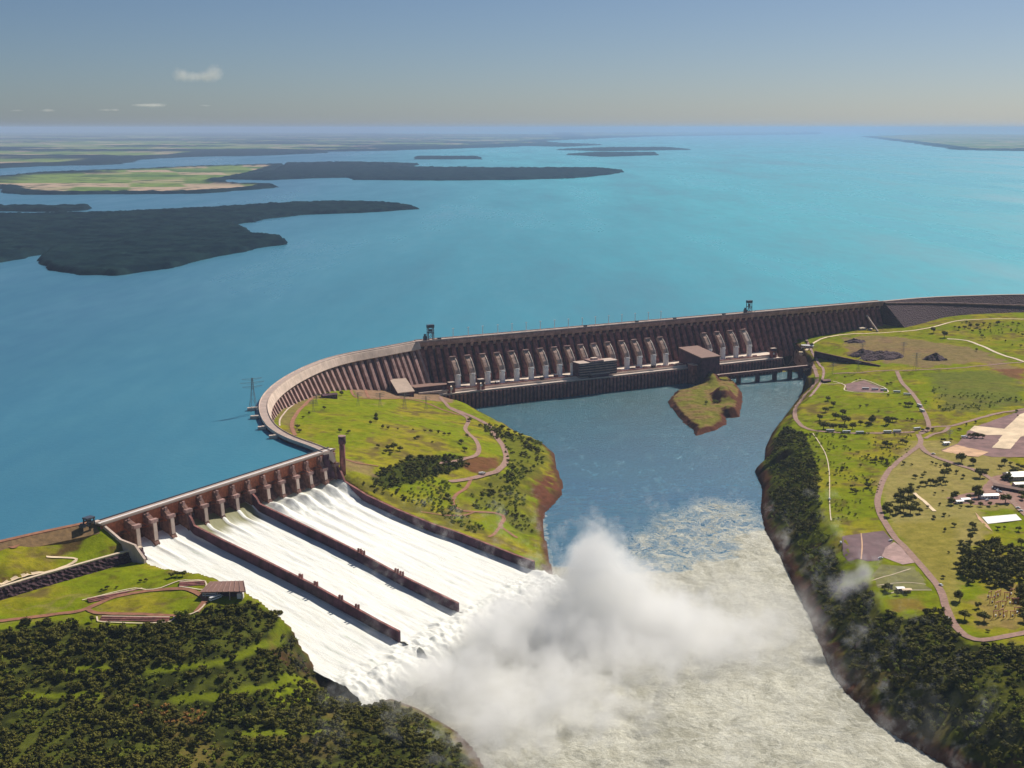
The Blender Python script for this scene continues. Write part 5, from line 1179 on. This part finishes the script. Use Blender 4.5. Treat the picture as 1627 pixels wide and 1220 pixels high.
# substation frames
for i in range(3):
    for j in range(5):
        px = 1572 + j * 9 + i * 4 + random.uniform(-2, 2); py = 948 + i * 15 + random.uniform(-4, 4); q = G(px, py)
        e = empty('substation_frame', q, .4 + random.uniform(-.5, .5), 'red steel portal frame of the substation, ' + ('top', 'middle', 'bottom')[i] + ' row, ' + ORD[j] + ' from left', 'substation', 'red steel frames of the substation')
        MB().bar((-2.6, 0, 0), (-2.6, 0, 7), .45).build('leg', M['redsteel'], e); MB().bar((2.6, 0, 0), (2.6, 0, 7), .45).build('leg', M['redsteel'], e)
        MB().bar((-3.4, 0, 7), (3.4, 0, 7), .55).bar((0, 0, 7), (0, 0, 4.6), .3).build('beam', M['redsteel'], e); MB().box((1.5, 2.4, 0), (1.3, 1.5, 1.8)).build('transformer', M['galv' if (i + j) % 2 else 'white'], e)
# parked excursion light: low crest vehicles
for kk, px in enumerate((698, 930, 1012, 1072, 1150)):
    q = Dm(s_at(px, 0, 123, -6), -6, 122.2); e = empty('crest_hut', q, DANG, 'small dark hut on the dam crest road, ' + ORD[kk] + ' from left', 'hut', 'dark huts along the dam crest')
    MB().box((0, 0, 0), (7, 4, 3)).build('wall', M['steel'], e); MB().box((0, 0, 3.01), (8, 5, .5)).build('roof', M['dark'], e)

# ------------------------------------------------------------------ trees
def quad_sphere(n=2):
    vs = []; fs = []
    for ax in range(3):
        for sg in (-1, 1):
            b = len(vs)
            for i in range(n + 1):
                for j in range(n + 1):
                    p = [0, 0, 0]; p[ax] = sg; p[(ax + 1) % 3] = (i / n * 2 - 1) * sg; p[(ax + 2) % 3] = j / n * 2 - 1
                    v = np.array(p, float); vs.append(v / np.linalg.norm(v))
            fs += [(b + i * (n + 1) + j, b + (i + 1) * (n + 1) + j, b + (i + 1) * (n + 1) + j + 1, b + i * (n + 1) + j + 1) for i in range(n) for j in range(n)]
    return np.array(vs), np.array(fs)
QS = quad_sphere(2)
def crown(seed, nl, leaf, flat=.8, nclump=9, open_=.0):
    """crown of radius 1, leaf clumps around a dark inner mass; z from 0 up"""
    r = np.random.default_rng(seed); V = []; F = []; T = []; nv = 0
    cs = []
    for i in range(nclump):
        a = r.uniform(0, 2 * np.pi); e = r.uniform(-.35, 1) ; rr = r.uniform(.25, .68)
        cs.append((np.array([math.cos(a) * rr, math.sin(a) * rr, flat * (e * .55 + .25)]), r.uniform(.28, .46)))
    cs.append((np.array([0, 0, flat * .4]), .5))
    for c, s in cs:
        v = QS[0] * s * .72 * (1 + r.uniform(-.18, .18, (len(QS[0]), 1))) * [1, 1, flat]; V.append(v + c); F.append(QS[1] + nv); T.append(np.full(len(v), .05)); nv += len(v)
    per = nl // len(cs)
    for c, s in cs:
        d = r.normal(size=(per, 3)); d /= np.linalg.norm(d, axis=1)[:, None]; p = c + d * s * r.uniform(.82, 1.15, (per, 1)) * [1, 1, flat]
        nrm = d + r.normal(size=d.shape) * .5; nrm /= np.linalg.norm(nrm, axis=1)[:, None]
        t = np.cross(nrm, r.normal(size=d.shape)); t /= np.linalg.norm(t, axis=1)[:, None] + 1e-9; b = np.cross(nrm, t); L = leaf * r.uniform(.6, 1.3, (per, 1))
        q = np.stack([p - t * L, p - b * L * .7, p + t * L, p + b * L * .7], 1).reshape(-1, 3); V.append(q)
        F.append(np.arange(per * 4).reshape(-1, 4) + nv); T.append(np.repeat(r.uniform(0, .5, per), 4)); nv += per * 4
    return np.concatenate(V), np.concatenate(F), np.concatenate(T)
def trunk_mesh(seed):
    r = random.Random(seed); m = MB(); m.cyl((0, 0, -.4), (.02, .01, .55), .09, .05, 7)
    for k in range(4):
        a = k * 1.57 + r.random(); m.cyl((.01, 0, .4), (math.cos(a) * .4, math.sin(a) * .4, .85), .04, .015, 5)
    return m
TV = []
for k in range(7):
    V, F, T = crown(100 + k, 420, .085, [.8, .7, .95, .6, .85, 1.1, .75][k], 10)
    TV.append((np_mesh('crown', V + [0, 0, .62], F, M['leaf'], False, np.stack([T] * 3, 1)), None))
TVM = []
for k in range(3):
    V, F, T = crown(150 + k, 300, .10, [.6, .75, .9][k], 7)
    TVM.append(np_mesh('crown', V + [0, 0, .5], F, M['leaf_mid'], False, np.stack([T] * 3, 1)))
tr_ = trunk_mesh(3).build('trunk', M['trunk']); trd = tr_.data; bpy.data.objects.remove(tr_)
def tree(q, w, lab, grp, mid=False, name='tree'):
    e = empty(name, q, random.uniform(0, 6.28), lab, 'tree', grp); s = w / 2 * random.uniform(.92, 1.1); e.scale = (s, s * random.uniform(.85, 1.15), s * random.uniform(.85, 1.15))
    link_mesh('crown', random.choice(TVM) if mid else random.choice(TV)[0], e); link_mesh('trunk', trd, e); return e
def forest(name, poly, dens, smin, smax, mat, nl=70, leaf=.20, lab=None, seed=0, gap=None, templ=8):
    r = np.random.default_rng(seed); pw = [(p.x, p.y) for p in GP(poly)]
    x0, x1 = min(p[0] for p in pw), max(p[0] for p in pw); y0, y1 = min(p[1] for p in pw), max(p[1] for p in pw)
    n = int((x1 - x0) * (y1 - y0) / dens ** 2); k = int(math.sqrt(n)) + 1
    x = r.uniform(x0, x1, n); y = r.uniform(y0, y1, n)
    kx = np.round(x / dens) * dens; ky = np.round(y / dens) * dens; u = np.unique(np.stack([kx, ky], 1), axis=0)
    x = u[:, 0] + r.uniform(-.5, .5, len(u)) * dens; y = u[:, 1] + r.uniform(-.5, .5, len(u)) * dens
    cu, cv = S_uv(x, y); ok = inpoly(x, y, pw) & ~((cu > -5) & (cu < 370) & (cv < 335)) & (dline(x, y, RIV, True) > 9 + 14 * (fbm(x, y, 30, 2, 8) + .5))
    if gap is not None: ok &= gap(x, y, r)
    x, y = x[ok], y[ok]
    T_ = [crown(seed * 31 + 300 + i, nl, leaf, r.uniform(.6, 1.0), 5) for i in range(templ)]
    Vs = []; Fs = []; Ts = []; nv = 0
    for a, b in zip(x, y):
        V, F, T = T_[r.integers(templ)]; s = r.uniform(smin, smax) / 2 * (1 + .5 * (vnoise(np.array([a / 40]), np.array([b / 40]), 3)[0] - .5)); t = r.uniform(0, 6.28); c, sn = math.cos(t), math.sin(t)
        R = np.array([[c, -sn, 0], [sn, c, 0], [0, 0, r.uniform(.75, 1.15)]]).T
        Vs.append((V @ R) * s + [a, b, zat(a, b) + s * .35]); Fs.append(F + nv); nv += len(V); Ts.append((T + r.uniform(0, .5)) % 1)
    if not Vs: return
    T = np.concatenate(Ts); me = np_mesh(name, np.concatenate(Vs), np.concatenate(Fs), mat, False, np.stack([T] * 3, 1)); print(name, len(x), len(T))
    tag(link_mesh(name, me), kind='stuff')
z6 = lambda pts: zm(1377, 640, .1541, pts)
def trees(pts, lab, grp, k=1., mid=False, dark=True):
    pts = sorted(pts)
    for i, (px, py, w) in enumerate(pts):
        l = lab
        if grp and 1 < len(pts) <= 24:
            l = lab + (', leftmost' if i == 0 else ', rightmost' if i == len(pts) - 1 else ', ' + ORD[i] + ' from left')
        tree(G(px, py), w * k, l, grp, mid)
trees(z6([(980, 610, 20)]), 'large round dark tree between the side road and the purple lot', None)
trees(z6([(1095, 640, 14)]), 'round dark tree just right of the large round roadside tree', None)
trees(z6([(1170, 770, 20)]), 'wide dark tree where the side road reaches the brown yard', None)
trees(z6([(380, 635, 8), (465, 645, 5), (675, 630, 6), (720, 645, 6), (765, 660, 5), (600, 735, 6), (570, 765, 8), (500, 775, 9), (925, 730, 8), (1000, 775, 8), (705, 945, 5), (785, 915, 4), (750, 1055, 5), (630, 1085, 5), (800, 1165, 8), (690, 1190, 7), (850, 1170, 3), (1230, 720, 8), (960, 285, 8), (1030, 235, 5), (1120, 210, 6), (1545, 100, 8), (1560, 135, 4)]), 'small lone dark tree on the dry plot by the red road', 'small trees of the dry plot')
trees(z6([(820, 680, 13), (800, 760, 15), (850, 720, 10)]), 'dark tree in the tall clump above the row of trees', 'tall clump on the dry plot')
trees(z6([(560, 850, 10), (610, 860, 10), (660, 840, 10), (710, 845, 10), (760, 830, 10), (810, 840, 10), (530, 890, 7)]), 'dark tree in the straight row across the dry plot', 'row of trees on the dry plot')
trees(z6([(460, 870, 10), (380, 970, 20), (430, 960, 18), (330, 1010, 15), (220, 1080, 15), (300, 1140, 16), (380, 1120, 14), (450, 1140, 16), (500, 1080, 16), (540, 1140, 11), (240, 1170, 13), (200, 1120, 12), (420, 1040, 15), (480, 1010, 12), (350, 1060, 14)]), 'dark tree in the dense grove beside the red road', 'grove beside the red road')
trees(z6([(890, 1000, 15), (870, 1045, 12), (1120, 940, 15), (1150, 980, 14), (1050, 985, 10), (1070, 1060, 11), (1430, 1030, 17), (1270, 1060, 8), (1170, 1065, 8), (970, 1080, 5), (1340, 1060, 6)]), 'dark tree around the white huts of the yard', 'trees round the yard huts')
trees(z6([(1070, 360, 11), (1110, 350, 9), (1145, 365, 11), (1195, 365, 11)]), 'dark tree in the short clump on the purple lot', 'clump on the purple lot')
trees(z6([(870, 395, 7), (800, 400, 7), (775, 395, 5)]), 'small dark tree at the hut by the junction', 'trees at the junction hut')
trees(z6([(1420, 635, 11), (1370, 680, 8), (1480, 640, 7), (1560, 665, 9), (1500, 690, 9), (1450, 790, 15), (1520, 735, 12), (1410, 790, 10), (1600, 680, 9), (1480, 810, 9), (1590, 960, 10), (1610, 1000, 10), (1600, 900, 8)]), 'dark tree among the buildings at the right edge', 'trees among the right edge buildings')
trees(z6([(45, 215, 18), (20, 240, 14), (200, 225, 17), (265, 195, 15), (310, 190, 8), (230, 215, 12)]), 'broad dark tree of the two round clumps above the cross road', 'round clumps above the cross road')
trees(z6([(430, 40, 14), (400, 30, 9), (460, 35, 8)]), 'dark tree right of centre in the upper meadow', 'clump in the upper meadow')
trees(z6([(630, 295, 9), (680, 285, 7), (580, 295, 8)]), 'dark tree inside the small traffic island', 'traffic island trees')
trees(z6([(190, 450, 14), (240, 455, 12), (370, 420, 10), (410, 430, 9), (240, 510, 5), (150, 600, 6), (205, 620, 9), (215, 655, 6), (60, 610, 7), (90, 590, 6), (20, 550, 6), (420, 175, 6), (470, 185, 6), (510, 200, 5), (125, 95, 5), (20, 870, 11), (10, 820, 7), (90, 420, 5), (310, 480, 4)]), 'small dark tree scattered on the green river meadow', 'scattered trees of the river meadow')
trees(z4([(610, 640, 14), (640, 670, 14), (600, 700, 16), (650, 735, 18), (700, 760, 20), (590, 785, 20), (640, 790, 20), (690, 795, 18), (740, 785, 16), (780, 765, 12), (690, 715, 14), (570, 740, 14)]), 'dark tree in the large grove above the cross road', 'large grove above the cross road')
trees(z4([(815, 670, 8), (780, 675, 7), (940, 555, 9), (920, 560, 6), (925, 617, 6), (1120, 650, 6), (985, 660, 6), (700, 520, 5), (760, 535, 5), (780, 530, 5)]), 'small dark tree on the meadow round the visitor parking', 'trees round the visitor parking')
trees(z4([(1160, 290, 19)]), 'left of two big dark trees below the rockfill embankment', None); trees(z4([(1215, 312, 17)]), 'right of two big dark trees below the rockfill embankment', None)
trees(z4([(1290, 272, 9), (1320, 268, 10), (1350, 262, 11), (1385, 260, 12), (1400, 278, 9), (1420, 248, 9), (1450, 248, 9), (1490, 246, 12), (1410, 310, 9), (1330, 238, 7), (1440, 268, 7), (1600, 248, 9), (1570, 243, 8), (1620, 305, 8), (1530, 335, 6), (1380, 382, 7), (1270, 262, 7), (1360, 285, 7), (1560, 280, 6), (1610, 360, 7)]), 'dark tree scattered below the far right embankment', 'trees below the far right embankment')
trees(z4([(820, 1090, 10), (740, 1110, 7), (860, 955, 8), (890, 950, 8), (920, 975, 8), (690, 1000, 8), (710, 995, 6), (780, 980, 6), (700, 838, 8), (620, 900, 6), (760, 1050, 6), (760, 1120, 7), (735, 1090, 6)]), 'small round bush tree on the lower river meadow', 'bush trees of the lower meadow')
trees(z4([(360, 345, 10), (400, 330, 12), (430, 325, 12), (460, 335, 12), (500, 345, 12), (390, 355, 12), (440, 360, 12), (480, 365, 12), (530, 360, 10), (510, 420, 9), (520, 445, 8), (340, 360, 7)]), 'dark tree in the thicket behind the right end of the powerhouse', 'thicket behind the powerhouse end')
trees(z5([(1265, 445, 7), (1215, 468, 6), (1360, 455, 11), (1370, 475, 12), (1350, 515, 10), (1350, 540, 8), (1300, 535, 8), (1300, 575, 9), (1275, 655, 10), (1210, 712, 6), (1237, 583, 3.5), (1160, 405, 6), (1490, 460, 7), (1525, 455, 5), (1600, 467, 9), (1612, 545, 12), (1440, 990, 5)]), 'small tree on the lawn between red road and dark wood', 'trees of the lower lawn')
trees(z5([(1295, 830, 14)]), 'flat topped tree left of the red substation', None); trees(z5([(1320, 925, 15)]), 'round tree nearest the red road bend', None); trees(z5([(1420, 935, 16)]), 'round tree just below left of the red substation', None); trees(z5([(1390, 865, 9)]), 'low dark tree between the flat topped tree and the substation', None)
trees(z5([(925, 775, 12), (905, 770, 8), (970, 800, 8), (1020, 795, 6)]), 'dark tree beside the huts at the foot of the olive pitch', 'trees at the pitch huts')
def scatter(poly, n, smin, smax, mind=5.):
    pw = [(p.x, p.y) for p in GP(poly)]; x0, x1 = min(p[0] for p in pw), max(p[0] for p in pw); y0, y1 = min(p[1] for p in pw), max(p[1] for p in pw); out = []; tries = 0
    while len(out) < n and tries < n * 40:
        tries += 1; x = random.uniform(x0, x1); y = random.uniform(y0, y1)
        if not inpoly(np.array([x]), np.array([y]), pw)[0]: continue
        if any((x - a) ** 2 + (y - b) ** 2 < mind ** 2 for a, b, _ in out): continue
        out.append((x, y, random.uniform(smin, smax)))
    return out
forest('dense_wood', z5([(1295, 590), (1330, 545), (1400, 540), (1440, 520), (1480, 520), (1540, 550), (1600, 570), (1640, 640), (1620, 720), (1560, 770), (1500, 780), (1450, 770), (1380, 765), (1300, 720), (1290, 650)]), 8.5, 12, 18, M['leaf'], 140, .13, seed=21)
sub_ = sorted(scatter(z5([(1590, 790), (1640, 740), (1700, 780), (1700, 950), (1610, 940)]), 16, 11, 16, 7))
for i, (x, y, w) in enumerate(sub_): tree(Vector((x, y, zat(x, y))), w, 'dark tree at the right edge beside the red substation, ' + ORD[i] + ' from left', 'trees right of the substation')
# peninsula
trees(z2([(705, 600, 10), (708, 618, 9)]), 'upright dark tree in the middle of the round meadow', 'upright trees in the meadow')
trees(z2([(520, 672, 8), (565, 678, 8)]), 'dark tree of the pair at the left of the round meadow', 'pair of trees in the meadow')
trees(z2([(770, 765, 13), (800, 765, 14), (830, 768, 9), (720, 752, 7), (755, 780, 8), (785, 788, 8)]), 'dark spreading tree in the lower part of the round meadow', 'spreading trees in the meadow')
trees(z2([(925, 708, 8), (910, 712, 6), (680, 632, 6), (740, 652, 8), (770, 658, 7), (1000, 727, 5), (820, 660, 5), (900, 665, 5), (960, 672, 6), (990, 675, 7), (1030, 680, 8), (1060, 688, 7), (1085, 690, 7)]), 'small bushy tree along the low ridge of the round meadow', 'bushy trees of the meadow ridge')
trees(z2([(1190, 618, 11), (1360, 655, 12), (1392, 668, 9), (1425, 680, 9), (1180, 700, 9), (1150, 730, 9), (1165, 770, 9)]), 'round tree beside the peninsula roads', 'trees beside the peninsula roads')
trees(z2([(440, 555, 8), (500, 492, 10), (530, 482, 10), (460, 482, 8), (300, 650, 9), (312, 672, 8), (330, 600, 6), (360, 580, 6)]), 'dark bushy tree along the foot of the curved dam', 'trees under the curved dam')
forest('slope_wood', F5, 6.5, 6, 12, M['leaf'], 110, .16, seed=22, gap=lambda x, y, r: (fbm(x, y, 30, 3, 61) + .5) > .38)
forest('slope_scrub', F5, 6.5, 4, 7, M['leaf_mid'], 50, .22, seed=23, gap=lambda x, y, r: (fbm(x, y, 30, 3, 61) + .5) < .5)
# left bank
trees(z1([(590, 865, 9), (560, 872, 8), (620, 865, 9)]), 'dark bush on the lawn above the viewing stand', 'bushes on the left lawn')
trees(z1([(400, 893, 5), (430, 890, 4.5), (230, 930, 5), (200, 940, 4), (280, 925, 4)]), 'small bush scattered on the left lawn below the rock wall', 'small bushes on the left lawn')
trees(z1([(600, 1080, 12), (630, 1085, 13), (665, 1092, 10)]), 'bright green tree at the lower end of the oval lawn', 'green trees at the oval lawn', 1, True)
trees(z1([(150, 1100, 7)]), 'small tree at the left end of the lower seating bank', None); trees(z1([(1115, 1075, 11), (1090, 1065, 9)]), 'round tree on the rim above the left chute', 'trees on the rim above the chute')
trees(zm(1040, 470, .1541, [(560, 800, 9), (610, 790, 10), (650, 770, 8), (590, 760, 9)]), 'green tree on the upper tip of the rock islet', 'trees on the islet', 1, True)
for o in [o for o in COL.objects if o.get('group') == 'trees on the islet']:
    # stand them on the islet
    p = PY(1132, 600, 2390); 
    o.location = Vector((p.x + random.uniform(-22, 14), p.y + random.uniform(-16, 10), 0)); o.location.z = izat(o.location.x, o.location.y)

# masses of trees nobody could count
def tdist(x, y): return np.minimum.reduce([dline(x, y, q) for q in TW])
def gapn(th, sc, sd): return lambda x, y, r: (tdist(x, y) > 3.2) & ((fbm(x, y, sc, 3, sd) + .5 + r.uniform(-.12, .12, len(x))) > th)
forest('forest', F1, 5.6, 5, 11, M['leaf'], 90, .18, seed=1, gap=gapn(.36, 34, 51), templ=12)
forest('forest', F1, 13, 9, 15, M['leaf'], 150, .13, seed=31, gap=gapn(.50, 60, 151), templ=8)
forest('scrub', F1, 5.5, 3, 6, M['leaf_mid'], 44, .24, seed=2, gap=lambda x, y, r: (fbm(x, y, 34, 3, 51) + .5 < .47) & (r.random(len(x)) < .75) & (tdist(x, y) > 3))
forest('cliff_forest', F2, 5.8, 5, 11, M['leaf'], 70, .19, seed=3, gap=gapn(.40, 40, 52))
forest('cliff_scrub', F2, 6, 3, 7, M['leaf_mid'], 44, .24, seed=33, gap=lambda x, y, r: (fbm(x, y, 40, 3, 52) + .5 < .48) & (r.random(len(x)) < .7))
forest('forest', F3, 5.8, 5, 11, M['leaf'], 90, .18, seed=4, gap=gapn(.40, 34, 53), templ=12)
forest('forest', F3, 13, 9, 15, M['leaf'], 150, .13, seed=34, gap=gapn(.48, 60, 153), templ=8)
forest('scrub', F3, 5.5, 3, 7, M['leaf_mid'], 44, .24, seed=5, gap=lambda x, y, r: (fbm(x, y, 34, 3, 53) + .5 < .47) & (r.random(len(x)) < .75))
forest('scrub', z4([(500, 810), (880, 800), (1060, 800), (1040, 900), (940, 985), (890, 1060), (860, 1220), (620, 1300), (600, 1000), (540, 900)]), 7.5, 2.2, 5, M['leaf_mid'], 36, .24, seed=6, gap=gapn(.50, 30, 54))
forest('scrub', z2([(1240, 640), (1330, 640), (1440, 690), (1560, 730), (1580, 820), (1480, 920), (1480, 1050), (1540, 1180), (1440, 1190), (1380, 1110), (1200, 1060), (1210, 960), (1400, 860), (1350, 730)]), 7, 4, 8.5, M['leaf_mid'], 50, .22, seed=7, gap=gapn(.42, 25, 55))
forest('scrub', z2([(1240, 640), (1330, 640), (1440, 690), (1540, 730), (1550, 820), (1470, 920), (1460, 1050), (1500, 1160), (1440, 1180), (1380, 1110), (1200, 1060), (1210, 960), (1400, 860), (1350, 730)]), 8, 5, 10, M['leaf'], 80, .2, seed=27, gap=gapn(.60, 30, 155))
forest('scrub', z2([(680, 960), (900, 900), (1060, 930), (1150, 940), (1100, 1040), (1200, 1120), (1300, 1190), (1200, 1190), (1000, 1080), (800, 990)]), 7, 4, 8, M['leaf_mid'], 50, .22, seed=8, gap=gapn(.38, 25, 56))
forest('scrub', z2([(540, 860), (620, 870), (700, 950), (900, 960), (1060, 930), (1100, 1000), (1000, 1060), (850, 1040), (640, 950)]), 8, 5, 10, M['leaf'], 80, .2, seed=28, gap=gapn(.55, 30, 156))
forest('scrub', z4([(1140, 560), (1300, 600), (1500, 600), (1620, 640), (1500, 660), (1400, 690), (1200, 700), (1160, 640)]), 9, 3, 7, M['leaf_mid'], 40, .24, seed=9, gap=gapn(.47, 40, 57))
forest('scrub', z4([(1280, 230), (1627, 225), (1627, 380), (1500, 350), (1400, 330)]), 12, 3, 7, M['leaf_mid'], 40, .24, seed=10, gap=gapn(.52, 40, 58))
forest('dry_brush', zm(0, 850, .3688, [(530, 740), (620, 720), (760, 750), (890, 770), (890, 810), (800, 830), (640, 810)]), 5.5, 4, 7, M['leaf_dry'], 60, .2, seed=12)
forest('scrub', [(1255, 690), (1300, 690), (1305, 800), (1320, 860), (1345, 910), (1325, 930), (1290, 850), (1270, 760)], 8, 4, 9, M['leaf_mid'], 50, .22, seed=13, gap=gapn(.5, 35, 59))
